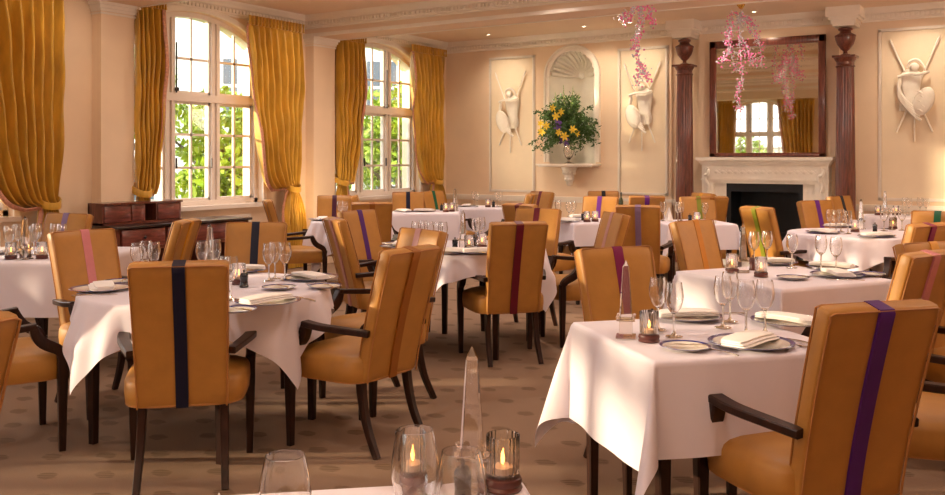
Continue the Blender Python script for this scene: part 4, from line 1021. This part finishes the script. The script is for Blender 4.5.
# further tables
put(PM, 'T7', 441.5, 210.5, nm='mill'); put(CA, 'T7', 446, 212, nm='candle'); put(CA, 'T7', 452, 211.5, nm='candle'); put(OB, 'T7', 455, 211, nm='obelisk'); G('T7', [(414, 210.5), (419, 210)]); setting('T7', 403, 211.8, False); setting('T7', 424, 211.5, False)
put(CA, 'T8', 488, 207, nm='candle'); put(PM, 'T8', 493.5, 207, nm='mill'); G('T8', [(474, 206), (477, 207), (497, 206.5), (500, 207)]); setting('T8', 466, 206.5, False)
put(CA, 'T9', 587, 222, nm='candle'); put(CA, 'T9', 595, 221.5, nm='candle'); put(PM, 'T9', 583, 220.5, nm='mill'); G('T9', [(558, 219), (569, 220.5), (573, 219.5)]); setting('T9', 567, 221.5, False); setting('T9', 580, 217.5, False)
put(CA, 'T10', 697, 223, nm='candle'); put(PM, 'T10', 690, 222, nm='mill'); G('T10', [(663, 221), (678, 221.5), (681, 221), (705, 222)]); put(NC, 'T10', 669, 221, nm='cone'); put(NP, 'T10', 703, 224, 0, nm='napkin')
put(CA, 'T11', 878, 215, nm='candle'); put(CA, 'T11', 896, 215, nm='candle'); put(OB, 'T11', 885, 215, nm='obelisk'); G('T11', [(905, 214.5), (909, 215.2), (920, 214.8), (926, 215.5)])
G('T3', [(340, 219.5), (345, 220)]); setting('T3', 322, 220, False); put(PM, 'T3', 352, 220, nm='mill')
# cropped foreground table
put(OB, 'T12', 472, 488, R(30), nm='obelisk'); put(CA, 'T12', 503, 488, nm='candle'); put(CA, 'T12', 412, 484, nm='candle'); put(PM, 'T12', 463, 505, nm='mill')
G('T12', [(285, 598), (415, 560), (461, 592)], GB); put(NC, 'T12', 219, 525, R(80), sc=.4, nm='cone')
# green bottle on the hidden table
x, y = at(621, 211.5, .75); t = thing('bottle', 'slim dark green bottle below the middle relief panel, behind the chairs', 'bottle', (x, y, TOP))
bm = B(); lathe(bm, [(.001, 0), (.026, 0), (.028, .006), (.028, .13), (.022, .155), (.010, .18), (.009, .225), (.011, .228), (.011, .24), (.001, .241)], 20); obj('bottle_body', bm, M['bottle'], t)
for p_ in (GL, GW, GB, CA, OB, PM, PB, PL, BP, NP, NC, KN, KB, FK):
    for ch in list(p_.children): bpy.data.objects.remove(ch)
    bpy.data.objects.remove(p_)
# labels: which one of its table's things, from left to right
SD = dict(T0='far left square table', T1='near left round table', T2='central round table', T3='small table before second pillar', T4='middle right square table',
 T5='front right square table', T6='round table near the fireplace', T7='square table under far window', T8='far table by corner panel', T9='table below the flower niche',
 T10='table left of the fireplace', T11='farthest right table', T12='cropped bottom-edge table', T13='hidden far table')
ND = dict(glass=('clear stemmed wine glass', 'wine glass'), candle=('lit ribbed-glass candle holder', 'candle holder'), mill=('small dark pepper mill', 'pepper mill'), obelisk=('clear crystal obelisk', 'obelisk'),
 plate=('blue-rimmed dinner plate', 'plate'), napkin=('folded white napkin', 'napkin'), bread_plate=('small blue-rimmed bread plate', 'plate'), butter_knife=('butter knife on bread plate', 'cutlery'), knife=('steel table knife', 'cutlery'), fork=('steel table fork', 'cutlery'), cone=('cone-folded white napkin', 'napkin'))
ORD = ['leftmost', 'second from left', 'third from left', 'fourth from left', 'fifth from left', 'sixth from left', 'seventh from left', 'eighth from left', 'ninth from left', 'tenth from left']
for (key, nm), lst in ITEMS.items():
    lst.sort(key=lambda q: q[0]); n = len(lst)
    for i, (px, py, o) in enumerate(lst):
        s = '' if n == 1 else (', rightmost' if i == n-1 else ', '+ORD[i])
        o['label'] = '%s on the %s%s' % (ND[nm][0], SD[key], s)
        if n == 1: o['label'] = 'the only '+o['label'] if nm in ('napkin', 'cone') else o['label']
        o['category'] = ND[nm][1]; o['group'] = {'glass': 'stemmed wine glasses laid on the tables', 'candle': 'candle holders on the tables', 'mill': 'pepper mills on the tables', 'obelisk': 'crystal obelisks on the tables', 'plate': 'dinner plates', 'napkin': 'folded napkins', 'bread_plate': 'bread plates', 'butter_knife': 'butter knives', 'knife': 'table knives', 'fork': 'table forks', 'cone': 'folded napkins'}[nm]
